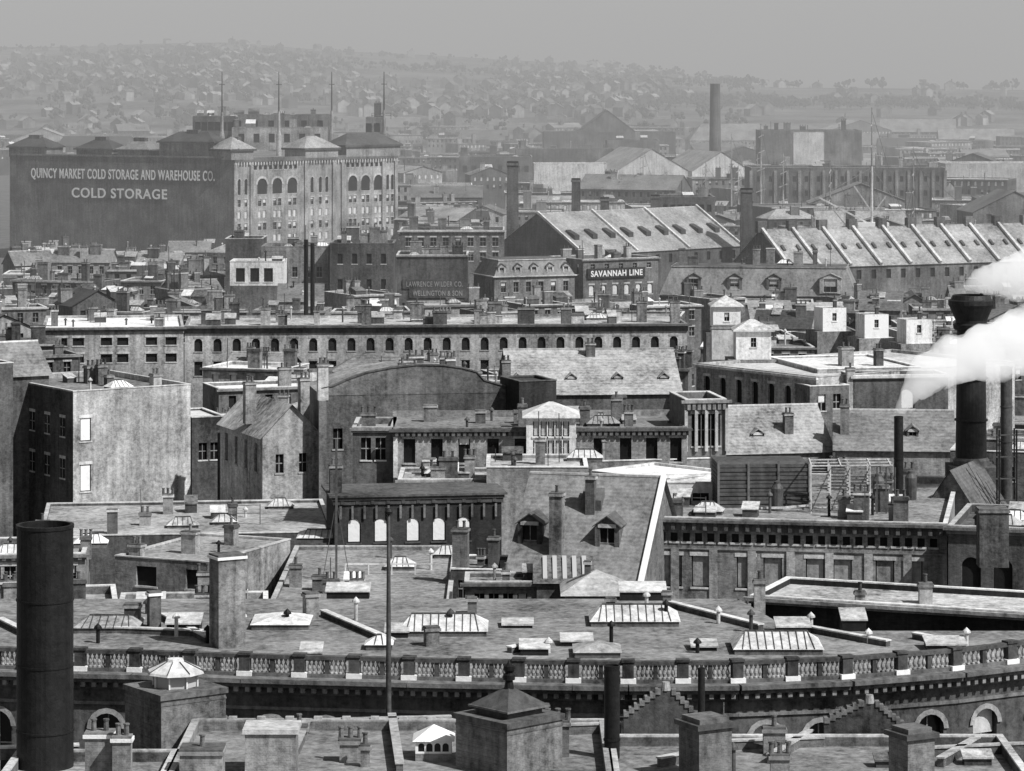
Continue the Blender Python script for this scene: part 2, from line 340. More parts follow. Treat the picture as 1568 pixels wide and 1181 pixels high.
# big square chimneys with metal caps
def bigchim(name,x0,x1,yt,d,rot,kind):
    k=d/F; zt=zat(yt,d); tot=(x1-x0)*k; s=tot/(math.cos(rot)+math.sin(rot)); r=s/2; x,y=pd((x0+x1)/2,d)
    b=B(name,x,y,rot)
    b.box('shaft','brick_near',-r,r,-r,r,0,zt-.3); b.box('cap','granite_dark',-r-.1,r+.1,-r-.1,r+.1,zt-.3,zt)
    b.box('band','granite_dark',-r-.03,r+.03,-r-.03,r+.03,zt-.62,zt-.52)
    q=r*.62
    if kind=='ball':
        b.box('metal_collar','iron_grey',-q,q,-q,q,zt,zt+.35)
        b.box('hood_eave','granite_dark',-q-.3,q+.3,-q-.3,q+.3,zt+.35,zt+.45)
        b.hip('metal_hood','iron_grey',-q-.25,q+.25,-q-.25,q+.25,zt+.452,1.0)
        b.lathe('finial','iron',0,0,[(.3,zt+1.1),(.2,zt+1.7),(.32,zt+1.75),(.32,zt+2.0),(.2,zt+2.1),(.3,zt+2.25),(.3,zt+2.45),(.1,zt+2.6),(0,zt+2.8)],12)
    else:
        for i in range(8):
            a0=math.pi/4*i; 
            b.rod('lantern_posts','white',(q*math.cos(a0),q*math.sin(a0),zt),(q*math.cos(a0),q*math.sin(a0),zt+.75),.06)
        b.lathe('lantern_glass','skyglass',0,0,[(q*.94,zt),(q*.94,zt+.75)],8)
        b.lathe('lantern_roof','white',0,0,[(q*1.3,zt+.72),(q*1.25,zt+.85),(q*.4,zt+1.35),(q*.35,zt+1.5),(0,zt+1.55)],8)
        for i in range(8):
            a0=math.pi/4*i; b.rod('lantern_ribs','iron_grey',(q*1.27*math.cos(a0),q*1.27*math.sin(a0),zt+.88),(q*.4*math.cos(a0),q*.4*math.sin(a0),zt+1.38),.03)
    b.done()
bigchim('brick_chimney',698,861,1092,170,.75,'ball')
bigchim('brick_chimney',190,347,1050,181,.62,'lantern')
smokestack('iron_smokestack',69,800,170,86,'iron',taper=1.03).done()
b=smokestack('iron_flue',937,1016,172,24,'iron',crown=True); b.done()
b=smokestack('iron_flue',1074,1020,178,11,'iron',crown=True,bands=False); b.done()
x,y=pd(595,186); b=B('flagpole',x,y); zt=zat(790,186); b.lathe('pole','iron_grey',0,0,[(.17,20),(.15,26),(.09,zt)],10); b.lathe('truck','iron',0,0,[(0,zt),(.2,zt+.1),(.24,zt+.25),(.15,zt+.4),(0,zt+.45)],10); b.done()
# ---------------------------------------------------------------- curved market building with balustrade
CUR=[(-200,1015),(-100,1019),(0,1025),(200,1029),(450,1037),(700,1043),(950,1047),(1130,1046),(1290,1040),(1430,1030),(1568,1015),(1800,985)]
def cury(px):
    for (a,ya),(c,yc) in zip(CUR,CUR[1:]):
        if a<=px<=c:
            t=(px-a)/(c-a); t=t*t*(3-2*t)*.35+t*.65; return ya+(yc-ya)*t
b=B('curved_granite_market_building',0,205)
pxs=list(range(-130,1760,84)); zR=22
P=[pl(p,cury(p),zR) for p in pxs]
for (p,q) in zip(P,P[1:]):
    W=math.hypot(q[0]-p[0],q[1]-p[1]); b.fr(p[0],p[1],math.atan2(q[1]-p[1],q[0]-p[0]))
    b.box('balustrade_posts','sooty',-.34,.34,-.05,.5,zR+.3,zR+1.3); b.box('balustrade_posts','sooty',-.42,.42,-.12,.56,zR+1.3,zR+1.45)
    b.box('balustrade_plinths','bright',-.48,.48,-.14,.58,zR,zR+.3)  # near-white plinths: the sunlit ledge is put into the colour
    b.box('balustrade_rails','granite_dark',.48,W-.48,.0,.45,zR,zR+.22)
    b.box('balustrade_top_rails','sooty',.34,W-.34,-.02,.47,zR+1.1,zR+1.34)
    m=W/2; b.box('balustrade_posts','sooty',m-.13,m+.13,.05,.4,zR+.22,zR+1.1)
    nb=9
    for i in range(nb):
        if i==nb//2: continue
        u=.48+(W-.96)*(i+.5)/nb
        b.lathe('balusters','granite',u,.22,[(.12,zR+.22),(.12,zR+.3),(.06,zR+.36),(.13,zR+.55),(.12,zR+.65),(.05,zR+.9),(.11,zR+1.0),(.11,zR+1.1)],8)
    b.box('cornice','granite_dark',-.0,W,-1.0,.5,zR-.28,zR-.004); b.box('cornice','sooty',0,W,-.75,0,zR-.55,zR-.282)
    b.box('cornice','sooty',0,W,-.25,-.002,zR-1.05,zR-.552)
    n=max(1,int(W/.62))
    for i in range(n):
        u=W*(i+.5)/n; b.box('modillions','granite',u-.13,u+.13,-.72,-.252,zR-.85,zR-.552)
    b.facade('sooty',(0,0),(W,0),0,zR-.3,[(15.2,19.4,[(W/2-.95,W/2+.95)],'aA')],trim='granite',inset=.45,pb=.1)
    b.box('string_course','granite_dark',0,W,-.12,-.002,19.95,20.15)
b.fr(0,0,0)
for (p,q,a,c) in zip(P,P[1:],pxs,pxs[1:]):
    def bk(px): return pl(px,917 if px<1180 else 966,zR)
    A,C=bk(a),bk(c); b.face('roof','gravel',[(p[0],p[1]+.4,zR-.002),(q[0],q[1]+.4,zR-.002),(C[0],C[1],zR-.002),(A[0],A[1],zR-.002)])
    b.face('rear_walls','brick_dark',[(A[0],A[1],0),(C[0],C[1],0),(C[0],C[1],zR-.002),(A[0],A[1],zR-.002)])
for q in [(610,745,935,975),(905,1040,925,960),(1125,1260,965,1003)]: psky(b,*q,zR,.8,'stone')
for q in [(385,472,932,965),(560,600,985,996)]: psky(b,*q,zR,.5,'white')
psky(b,113,210,945,970,zR,.5,'tin'); psky(b,880,950,985,1008,zR,.5,'tin')
for q in [(325,386,850,992,'brick_mid',.5),(226,250,906,962,'brick_dark',.4),(190,214,925,960,'iron_grey',0),(465,492,908,950,'brick_mid',.4),(650,676,960,990,'brick_light',.3),(716,730,915,940,'brick_dark',0),(928,942,915,935,'iron_grey',0),(1015,1028,905,930,'brick_dark',0)]:
    stack(b,*q[:4],zR,q[4],rot=q[5],pots=0,cap='bright' if q[0] in(325,226) else 'granite')
for (x,y,w,h) in [(255,958,2.2,1.0),(500,905,3,.8),(797,992,1.8,.7),(860,978,2,.5),(460,1000,1.3,.8),(950,908,3.2,1),(1190,960,2.2,.8),(1290,955,1.6,1.2),(1420,985,2.5,.6),(590,965,1.5,.6),(770,950,2,.3),(1060,985,1.6,.4)]:
    at(b,x,y+12,zR); hatch(b,0,0,zR,w,1.8,h,'tin','iron')
for x,y in [(318,985),(372,960),(440,960),(545,950),(936,985),(1150,968),(1242,965),(150,985),(690,968),(1020,955),(990,940),(1330,985),(1480,990),(1068,1000),(840,1000),(225,940),(270,975),(1100,955)]:
    at(b,x,y,zR); vent(b,0,0,zR,R.uniform(.6,1.3),R.choice(['iron','iron_grey','tin']))
for A,C in [((250,948),(318,984)),((495,943),(600,988)),((1020,928),(1165,965)),((1240,968),(1360,990)),((150,968),(330,975)),((0,955),(40,975)),((780,1000),(830,990)),((1400,978),(1470,992))]: lowwall(b,A,C,zR,.35,.4,'brick_dark','white')
b.done()
# large building at right, front wall's shade put into the near-black brick colour
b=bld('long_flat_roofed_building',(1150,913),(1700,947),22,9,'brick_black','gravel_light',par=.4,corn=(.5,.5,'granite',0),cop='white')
for q in [(1155,1172,888,930),(1310,1325,905,925),(1408,1428,893,925)]: stack(b,*q,21.6,'brick_light',pots=1)
b.done()
# ================================================================= MIDDLE, FRONT RANGE
wp=[1030,1073,1142,1183,1248,1290,1355,1398]
b=bld('brick_commercial_block',(975,792),(1450,803),21,32,'brick_mid','gravel',par=.6,
   rows=[(1.25,.75,24,.62,'d'),(3.2,2.7,wp,1.6,'lGN')],corn=(1.0,.7,'granite_dark',.9),pb=0,trim='white')
b.box('frieze','granite',0,b.W,-.1,-.002,18.35,18.45)
for i in range(9):
    u=b.W*i/8; b.box('pilasters','brick_light',max(0,u-.35),min(b.W,u+.35),-.12,-.003,10,18.34)
home(b); clutter(b,20.4,26,2,b.W-3,2,b.D-3)
# slatted cooling house
k=at(b,1100,778,20.4,.05); w=140*k
for i in range(11): b.box('louvred_housing','wood',0,w,-.06-.06*(i%2),6,20.4+i*.36,20.4+i*.36+.3)
for u in (0,w*.33,w*.66,w): b.box('louvred_housing_posts','granite_dark',u-.1,u+.1,-.2,-.13,20.4,24.6)
# coil rack
k=at(b,1242,786,20.4,-.05)
for r_ in (0,2.2,4.4):
  for j in range(6):
    z=21.0+j*.56; b.rod('cooling_pipes','granite',(0,r_,z),(5.2,r_,z),.06)
  for u in (0,1.7,3.4,5.2): b.rod('pipe_rack_posts','stone',(u,r_-.12,20.4),(u,r_-.12,24.6),.07)
  b.rod('pipe_rack_posts','stone',(0,r_-.12,24.6),(7.2,r_-.12,24.7),.08)
for u in (0,2.6,5.2,7): b.rod('pipe_rack_posts','stone',(u,-.2,24.7),(u,4.4,24.7),.07)
for u in (0,1.7,3.4): b.rod('pipe_rack_braces','iron_grey',(u,-.15,20.6),(u+1.7,-.15,24.4),.05)
for u in (5.8,6.6,7.4): b.rod('pipe_rack_posts','iron_grey',(u,0,20.4),(u,0,24.5),.08)
at(b,1165,785,20.4)
for i in range(6): b.rod('pipes','stone',(i*2.2,.3*i,20.8),(i*2.2+2.3,.3*i+.2,20.8+.2*(i%2)),.13)
for x,y in [(1345,770),(1395,765),(1190,782)]:
    at(b,x,y,20.4); b.lathe('tanks','iron_grey',0,0,[(.5,20.4),(.55,22.4),(.3,22.8),(.3,23),(0,23.1)],12)
b.done()
b=bld('brick_block_with_blind_arches',(1452,806),(1620,812),21.6,14,'brick_dark','tar',corn=(.6,.4,'granite_dark',0),rows=[(2.5,4,3,1.6,'da')])
stack(b,1500,1545,780,860,20.5,'brick_dark',pots=0); clutter(home(b),21,7,1,b.W-1,1,10); b.done()
# white-windowed low block behind
b=bld('light_brick_building',(903,722),(1020,736),22,9,'stone','white',par=.15,cop='white',rr=[(1,2,3,1,'B')]); b.done()
b=bld('light_brick_building',(1022,740),(1120,740),22,6,'white','white',par=.2,rows=[(.9,2.0,[1043,1073],1.5,'')],cop='white'); b.done()
b=bld('flat_roofed_shop',(745,716),(900,716),22,10,'brick_mid','gravel_light',par=.3); clutter(b,21.7,8,1,9,1,8); b.done()
# penthouse building with arched white windows
b=bld('arched_window_penthouse_building',(512,762),(768,757),20.3,8,'brick_black','tar',par=.1,rows=[(2.0,2.2,[542,583,632,672,710],1.25,'aBWN'),],corn=(.7,.25,'iron_grey',1.4),trim='iron_grey',pb=0)
b.box('roof_slab','granite_dark',-.5,b.W+.5,-.4,b.D,20.31,20.5)
for i in range(14): 
    u=b.W*(i+.5)/14; b.box('pilasters','granite_dark',u-.1,u+.1,-.22,-.16,18.3,19.5)
chim(b,.3,2,20.5,1.1,1,2.6,'brick_dark'); b.done()
b=bld('flat_tar_roof_building',(415,920),(690,920),16.4,30,'brick_mid','gravel',par=.3)
psky(b,455,528,805,830,16.1,.5,'white'); 
for q in [(443,462,865,900,'brick_mid'),(478,500,882,905,'brick_dark')]: stack(b,*q[:4],16.1,q[4],pots=1)
at(b,515,890,16.1); b.rod('mast','wood',(0,0,16),(0,0,28.2),.13); b.rod('mast_stay','wood',(0,0,23),(1.2,0,16),.04); b.rod('mast_stay','wood',(0,0,23),(-1.2,0,16),.04)
at(b,600,880,16.1); 
for i in range(4): b.rod('pipes','stone',(-4+i*2,0,17),(-2+i*2,.1,17),.07); b.rod('pipes','stone',(-4+i*2,0,16),(-4+i*2,0,17),.07)
home(b); clutter(b,16.1,8,2,14,3,25); b.done()
# slate roof with dormers
b=bld('slate_roofed_rowhouse',(776,885),(978,893),17.0,19,'brick_mid','slate',rt='gable',rise=7.6,rows=[(1,1.8,5,1,'l')])
def hp(px): return (px-776)/202*b.W
for px in (798,918): dormer(b,hp(px),3.0,17.0+3.0*.8-1.3,2.1,3.1,4.0,'brick_dark','slate_dark')
chim(b,hp(843),2.4,18,1.1,1.1,6.0,'brick_mid',1)
chim(b,hp(880),6.2,22,.8,.8,3.0,'brick_dark',1)
b.rod('gable_coping','bright',(b.W+.2,-.3,17),(b.W+.2,9.5,24.8),.28)  # near-white coping carries the sunlit gable edge in its colour
u=hp(848)+.9; b.hexa('roof_hatch','wood',[(u,6.2,22.0),(u+1.8,6.2,22.0),(u+1.8,7.6,22.0),(u,7.6,22.0)],[(u,6.2,22.9),(u+1.8,6.2,22.9),(u+1.8,7.6,23.8),(u,7.6,23.8)])
b.done()
b=bld('brick_rowhouse',(690,872),(774,874),17.4,8,'brick_dark','gravel',par=.3,rows=[(.9,1.5,4,.8,'')]); chim(b,.7,1,17,1.3,1,3.8,'brick_mid',2); chim(b,3.4,2,17,.9,.8,3,'brick_dark',1); clutter(b,17.1,3,1,4,1,6,.8); b.done()
b=bld('small_brick_house',(712,892),(822,892),18.2,5,'brick_dark','gravel',par=.3,corn=(.5,.4,'granite_dark',0),rows=[(.9,1.6,4,.8,'')]); clutter(b,17.9,4,.5,5,.5,4,.8); b.done()
b=bld('small_brick_house',(822,893),(905,893),18.2,4.5,'brick_dark','tar',rt='shed',rise=1.6)
for i in range(5): u=.5+i*.8; b.hexa('skylight_panes','skyglass',[(u,.4,18.45),(u+.35,.4,18.45),(u+.35,4.0,19.72),(u,4.0,19.72)],[(u,.4,18.55),(u+.35,.4,18.55),(u+.35,4.0,19.82),(u,4.0,19.82)])
b.done()
b=bld('hip_roofed_monitor',(866,912),(962,912),18.0,5,'granite_dark','slate_light',rt='hip',rise=1.5); chim(b,1.8,2.5,19.2,.5,.5,1.2,'iron_grey',0); b.done()
# left low building
b=bld('low_loft_building',(176,852),(322,862),17.2,15,'brick_mid','gravel_light',par=.15,rows=[(.7,1.7,[224,300],2.0,'d'),(3.3,1.8,[200,215,265,300],.9,'B')],lr=[(1,1.8,3,1.2,'')]); clutter(b,17,4,1,7,1,12); b.done()
b=bld('flat_tar_roof_building',(60,822),(512,815),14.3,24,'brick_dark','gravel_light',par=.25)
home(b); clutter(b,14,12,2,b.W-4,2,20); b.done()
b=bld('brick_rowhouse',(-30,850),(130,848),17.5,10,'brick_mid','gravel',rows=[(1,1.8,6,1,'l')],corn=(.5,.4,'granite',.8)); clutter(b,17,6,1,9,1,8); b.done()
b=bld('brick_rowhouse',(-30,930),(180,925),19,9,'brick_dark','gravel',rows=[(1,1.6,6,.9,'')]); clutter(b,18.4,6,1,9,1,8); b.done()
b=bld('brick_rowhouse',(180,935),(410,932),17.8,8,'brick_mid','tar'); clutter(b,17.3,9,1,11,1,6); b.done()
# big left tenement
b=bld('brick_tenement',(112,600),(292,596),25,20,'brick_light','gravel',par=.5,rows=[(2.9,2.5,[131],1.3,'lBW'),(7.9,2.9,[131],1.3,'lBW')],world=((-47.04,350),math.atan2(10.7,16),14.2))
chim(b,8,12,25,1.2,1,1.5,'brick_mid'); chim(b,12,4,25,1,1,1,'brick_light'); clutter(b,24.5,7,2,12,2,16)
b.facade('brick_dark',(-.03,20),(-.03,0),0,24.9,[(20,22,spans_n(20,5,1.1),'l'),(15.5,17.6,spans_n(20,5,1.1),'l')],inset=.02,part='shaded_side_wall')  # darker brick skin holds the left wall's shade in its colour
b.done()
b=bld('brick_tenement',(-60,560),(20,556),28,12,'brick_dark','gravel',par=.4); clutter(b,27.5,3,1,5,1,8); b.done()
b=bld('slate_roofed_house',(12,575),(75,572),26,9,'brick_dark','slate',rt='gable',rise=3.2); b.done()
# arched-parapet warehouse and neighbours
b=bld('arched_parapet_warehouse',(492,606),(775,601),25,16,'brick_dark','gravel',par=.1,cop='granite',rows=[(3.5,2.2,8,1,'')])
prof=[(0,.6),(.07,.9),(.15,1.6),(.25,2.25),(.38,2.7),(.52,2.95),(.66,2.85),(.76,2.55),(.84,2.1),(.88,1.2),(1,.5)]
arc=[(b.W*t,25.1+h) for t,h in prof]
for (u0,z0),(u1,z1) in zip(arc,arc[1:]):
    b.hexa('arched_parapet','brick_dark',[(u0,0,24.9),(u1,0,24.9),(u1,.5,24.9),(u0,.5,24.9)],[(u0,0,z0),(u1,0,z1),(u1,.5,z1),(u0,.5,z0)])
    b.hexa('arched_coping','granite_dark',[(u0,-.1,z0),(u1,-.1,z1),(u1,.6,z1),(u0,.6,z0)],[(u0,-.1,z0+.14),(u1,-.1,z1+.14),(u1,.6,z1+.14),(u0,.6,z0+.14)])
    b.face('roof','gravel_light',[(u0,.5,z0-.9),(u1,.5,z1-.9),(u1,16,z1-.9),(u0,16,z0-.9)])
chim(b,.2,.5,25,1.1,1.2,3.4,'brick_light'); chim(b,b.W*.45,2,26.5,.7,.7,1.6,'brick_light',1)
b.box('buttress_piers','brick_mid',b.W*.0-.3,b.W*.0+.5,-.4,-.002,0,24.5)
clutter(b,25.5,7,b.W*.5,b.W-1,6,14); b.done()
b=bld('gabled_brick_warehouse',(402,668),(490,664),20.8,15,'brick_light','gravel_light',rt='gablev',rise=3.2,rows=[(2,2,2,.9,'')],lr=[(1,3,4,1,'d')]); chim(b,.5,6,22,1.2,1,4,'brick_mid'); chim(b,5.6,3,22,1,1,4.5,'brick_light'); b.done()
b=bld('gabled_brick_house',(333,662),(400,674),19.5,11,'brick_black','gravel_light',rt='shed',rise=2.8,rows=[(1,3,4,.7,'d')]); chim(b,4.2,.5,17,.6,.6,1,'tin',1); b.done()
b=bld('flat_roofed_loft',(294,640),(345,638),18.5,10,'brick_dark','white',par=.2,rows=[(3,2,2,1,'')]); b.done()
b=bld('brick_shop_block',(540,655),(603,655),24,9,'brick_dark','gravel',rows=[(1,2.2,2,1,'')],corn=(.5,.3,'granite',0)); chim(b,1.5,2,23.5,1.4,.8,1.8,'brick_mid',3); b.done()
wins=[627,669,711,755,797,918,958,998,1035]
b=bld('bracketed_office_block',(603,657),(1052,655),24,16,'brick_light','gravel',par=.5,rows=[(1.0,2.4,wins,1.15,'lN'),(5.0,2.2,wins,1.15,'lN')],corn=(.75,.5,'granite_dark',.55),pb=.15,cop='granite')
b.box('pier','stone',-.05,.4,-.12,-.003,10,23.2)
home(b); clutter(b,23.5,16,2,b.W-3,2,12); b.done()
b=bld('columned_corner_block',(1050,613),(1112,612),26.6,8,'granite_dark','gravel',rows=[(1.4,3.2,3,.9,'l')],corn=(1,.5,'granite',.5))
for i in range(5): b.box('pilasters','stone',b.W*i/4-.15,b.W*i/4+.15,-.3,-.003,21.5,25.6)
b.done()
# dark roof house
b=bld('dark_penthouse',(795,585),(852,583),26.5,6,'brick_black','slate_dark',par=.2,cop='granite_dark',reg=False); b.done()
# white glazed lantern house
b=bld('glazed_roof_lantern',(806,640),(882,640),25.3,4.5,'white','white',rt='hip',rise=1.2,rows=[(.35,1.5,5,.62,'B'),(2.2,1.5,5,.62,'B')],rr=[(.35,1.5,4,.62,'B')],trim='white',pb=1); b.done()
b=bld('brick_shop_block',(610,735),(800,735),20.2,9,'brick_mid','gravel_light',par=.3,rows=[(.8,1.8,6,1,'l')],corn=(.4,.3,'granite',0)); clutter(b,19.9,14,1,b.W-2,1,7); b.done()
b=bld('gravel_roofed_block',(885,708),(1100,702),20.8,14,'brick_mid','white',par=.3); clutter(b,20.5,12,1,b.W-2,1,11); b.done()
b=bld('slate_roofed_hall',(783,604),(1042,602),18,20,'brick_mid','slate_light',rt='gable',rise=4.8)
for u in (1,8,14,20): dormer(b,u,3,18.5,1.2,1.3,2.5,'brick_dark','slate_light',.5,False)
chim(b,-.5,2,18,1.1,1,4.2,'brick_mid'); chim(b,11,8.6,22,1.2,.9,1.8,'brick_dark'); b.done()
# long rows
wl=[94,120,163,188,232,262]
b=bld('long_granite_block',(65,503),(281,501),20,24,'brick_light','white',par=.3,rows=[(1.5,1.2,[x for x in wl],1.7,'dl'),(4.0,1.3,wl,1.7,'dl')],corn=(.6,.5,'granite_dark',0)); 
home(b); clutter(b,19.7,16,1,b.W-2,2,20); b.done()
b=bld('long_granite_block',(283,500),(1052,496),20,20,'brick_light','gravel_light',par=.3,rows=[(1.9,2.0,26,1.25,'dla'),(5.4,2.2,26,1.25,'dl')],corn=(1.1,.7,'granite_dark',0),cop='granite',trim='granite')
home(b)
for px in (405,560,735,760,806,868,950,990,1040):
    u=(px-283)/769*b.W; chim(b,u,R.uniform(3,8),19.7,R.uniform(1.5,4.5) if px in(735,760,806) else 1.5,1.2,R.uniform(1.6,3.6),R.choice(['brick_light','brick_mid','brick_dark']),2)
clutter(b,19.7,36,2,b.W-3,2,17,1.2); b.done()
# right centre
b=bld('arcaded_white_roofed_block',(1066,557),(1250,578),22,34,'brick_light','white',par=.3,rows=[(1.4,2.9,7,1.15,'dal')],corn=(.4,.35,'stone',0))
stack(b,1090,1130,500,545,22,'white',pots=0)
b.done()
b=bld('white_roofed_extension',(1252,566),(1410,562),22.2,18,'brick_light','white',par=.2,cop='white'); chim(b,6,6,22,1.6,1.4,2.4,'brick_mid'); chim(b,10,5,22,1,1,2.2,'brick_dark'); b.done()
b=bld('brick_tenement',(1240,592),(1300,590),21,8,'brick_dark','gravel',rows=[(1,2,2,1,'')],par=.3); b.done()
b=bld('brick_tenement',(1306,576),(1452,574),22,6,'brick_dark','gravel',rows=[(1.5,2.6,[1390],1.7,'aB')],corn=(.4,.3,'stone',0)); chim(b,-.2,.5,18,1,1,5,'brick_light',1);b.done()
for (x0,x1,yt,d,) in [(1127,1181,508,420),(1092,1134,470,455),(1260,1298,472,500),(1324,1363,482,495),(1388,1430,490,490)]:
    k=d/F; zt=zat(yt,d); b=bld('white_roof_penthouse',None,None,zt,4,'white','tin',par=.1 if x0>1200 else .0,cop='white',rt='flat' if x0>1200 else 'hip',rise=1.3,world=((*pd(x0,d),),0.02 if x0<1200 else .25,(x1-x0)*k),z0=16,trim='white',rows=[(.8,1.2,1,.7,'')],rr=[(.8,1.2,1,.7,'')]); 
    b.box('base_house','brick_mid',-1,b.W+1,-.3,5,0,zt-3.6); chim(b,b.W*.7,2,zt,.5,.5,1.2,'iron_grey',1); b.done()
b=bld('slate_roofed_rowhouse',(1112,694),(1275,690),17,14,'brick_mid','slate_light',rt='gable',rise=4.4); dormer(b,4.3,2.3,17.4,1.3,1.4,3,'brick_dark','slate_light',.5,False); chim(b,8,3,17.5,1,1,3.5,'brick_dark'); b.done()
b=bld('slate_roofed_rowhouse',(1280,688),(1460,690),17.5,14,'brick_mid','slate',rt='gable',rise=3.6); chim(b,1,3,18,1,1,4.2,'brick_mid'); dormer(b,8.5,2.3,18,1.3,1.4,3,'brick_dark','slate',.5,False); b.done()
b=bld('gabled_brick_house',(1412,785),(1500,790),19,9,'brick_dark','slate_dark',rt='gablev',rise=4); b.done()
b=bld('brick_block',(1455,690),(1640,695),20,10,'brick_dark','gravel',rows=[(1,2,5,1,'')]); clutter(b,19.5,8,1,9,1,8); b.done()
# right smokestacks
k=312/F; x,y=pd(1487,312); b=B('flared_iron_smokestack',x,y); zt=zat(452,312); r=1.35
b.lathe('shaft','iron',0,0,[(r*1.15,0),(r*1.12,zat(720,312)),(r,zt-3.4),(r*1.25,zt-3.2),(r*1.3,zt-2.8),(r*1.05,zt-2.6),(r*1.5,zt-1.2),(r*1.62,zt-.9),(r*1.62,zt-.5),(r*1.45,zt-.4),(r*1.3,zt),(r*1.2,zt),(r*1.1,zt-3)],28)
b.box('base','brick_dark',-2.2,2.2,-2.2,2.2,0,zat(712,312)); b.lathe('collar','iron_grey',0,0,[(r*1.3,zat(712,312)),(r*1.3,zat(704,312)),(r*1.1,zat(700,312))],24)
for z in (26,30): b.lathe('bands','iron',0,0,[(r*1.1,z),(r*1.18,z+.05),(r*1.18,z+.2),(r*1.1,z+.25)],28)
b.done()
smokestack('iron_smokestack',1376,636,300,14,'iron',zb=19,taper=1.05).done()
smokestack('iron_smokestack',1541,560,318,18,'iron_grey',zb=0).done()
b=B('pipe_trestle',*pd(1530,300)); 
for i in range(4):
    for j in range(2): b.rod('posts','iron',(i*1.6,j*1.4,18),(i*1.6,j*1.4,26.5),.1)
    b.rod('rails','iron_grey',(i*1.6,0,20+i*1.5),(i*1.6+1.6 if i<3 else 4.8,0,20+i*1.5),.08)
for z in (20,22,24,26): b.rod('rails','iron_grey',(-.3,0,z),(5.2,0,z+.1),.08)
b.done()
# steam
def steam(name,pts,dens,em):
    V=[];Fc=[];n=28
    C=[Vector(p[:3]) for p in pts]
    K=46
    for i in range(K+1):
        t=i/K*(len(pts)-1); a=min(int(t),len(pts)-2); f=t-a
        c=C[a].lerp(C[a+1],f); r=pts[a][3]*(1-f)+pts[a+1][3]*f
        if i==K or i==0: r*=.3
        dr=(C[a+1]-C[a]).normalized(); u=dr.cross(Vector((0,1,0))).normalized(); w=dr.cross(u)
        for j in range(n):
            an=2*math.pi*j/n; d=u*math.cos(an)+w*math.sin(an)
            nn=1+.34*noise.noise((c+d*r)*.45)+.14*noise.noise((c+d*r)*1.6)+.07*noise.noise((c+d*r)*4)
            V.append(tuple(c+d*r*nn-C[0]))
    for i in range(K):
        for j in range(n):
            Fc.append((i*n+j,i*n+(j+1)%n,(i+1)*n+(j+1)%n,(i+1)*n+j))
    Fc.append(tuple(range(n))[::-1]); Fc.append(tuple(range(K*n,K*n+n)))
    me=bpy.data.meshes.new(name); me.from_pydata(V,[],Fc); o=bpy.data.objects.new(name,me); bpy.context.scene.collection.objects.link(o); o.location=C[0]
    m=bpy.data.materials.new(name+'_vapour'); m.use_nodes=True; nt=m.node_tree; nt.nodes.remove(nt.nodes['Principled BSDF'])
    sc=nt.nodes.new('ShaderNodeVolumeScatter'); sc.inputs['Density'].default_value=dens; sc.inputs['Color'].default_value=(1,1,1,1)
    e=nt.nodes.new('ShaderNodeEmission'); e.inputs['Strength'].default_value=em; ad=nt.nodes.new('ShaderNodeAddShader')  # glow added to the vapour in place of multiply scattered light
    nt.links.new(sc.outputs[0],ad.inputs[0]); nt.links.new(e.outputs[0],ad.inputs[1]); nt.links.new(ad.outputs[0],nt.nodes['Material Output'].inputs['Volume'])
    me.materials.append(m)
def w3(px,py,d): return (*pd(px,d),zat(py,d))
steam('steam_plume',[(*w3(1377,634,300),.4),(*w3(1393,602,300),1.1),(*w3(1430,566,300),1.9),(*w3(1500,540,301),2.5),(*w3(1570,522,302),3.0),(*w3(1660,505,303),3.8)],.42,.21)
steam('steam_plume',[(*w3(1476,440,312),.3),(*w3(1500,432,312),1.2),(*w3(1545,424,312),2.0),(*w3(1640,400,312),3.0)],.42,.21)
# ================================================================= HARBOUR RANGE
b=bld('gabled_harbour_warehouse',(893,390),(1135,376),16,30,'brick_dark','slate_light',rt='gable',rise=9,rows=[(1,2,12,1.2,'d')],det=False)
for i in range(9):
    u=b.W*(i+.5)/9; b.hexa('roof_lights','slate_dark',[(u-.8,5,19.1),(u+.8,5,19.1),(u+.8,8,20.9),(u-.8,8,20.9)],[(u-.8,5,20.2),(u+.8,5,20.2),(u+.8,8,21.4),(u-.8,8,21.4)])
for u in (0,b.W*.33,b.W*.66,b.W): b.rod('fire_parapets','stone',(u,-.3,16.2),(u,15,25.4),.35)
b.done()
b=bld('long_parapeted_warehouse',(1208,410),(1660,396),16,24,'brick_dark','slate_light',rt='gable',rise=7.6,rows=[(1,2,20,1.2,'d')],det=False)
for i in range(11):
    u=b.W*i/10; b.rod('fire_parapets','white',(u,-.5,16.3),(u,12,24.2),.42); b.box('party_chimneys','brick_dark',u-1.1,u+1.1,11.4,12.8,23,25.6)
for i in range(20):
    u=b.W*(i+.5)/20; b.rod('roof_lights','slate_dark',(u,5,19.4),(u,6.5,20.4),.4)
b.done()
def chs(px,yt,d,w,m='brick_dark'): smokestack('brick_chimney_stack',px,yt,d,w,m,taper=1.25,square=True).done()
chs(785,247,800,17,'sooty'); chs(882,273,840,13,'sooty'); chs(926,302,850,13); chs(1143,288,790,17,'sooty'); chs(1003,298,860,13)
smokestack('factory_chimney',1095,128,1500,15,'sooty',taper=1.35,bands=False).done()
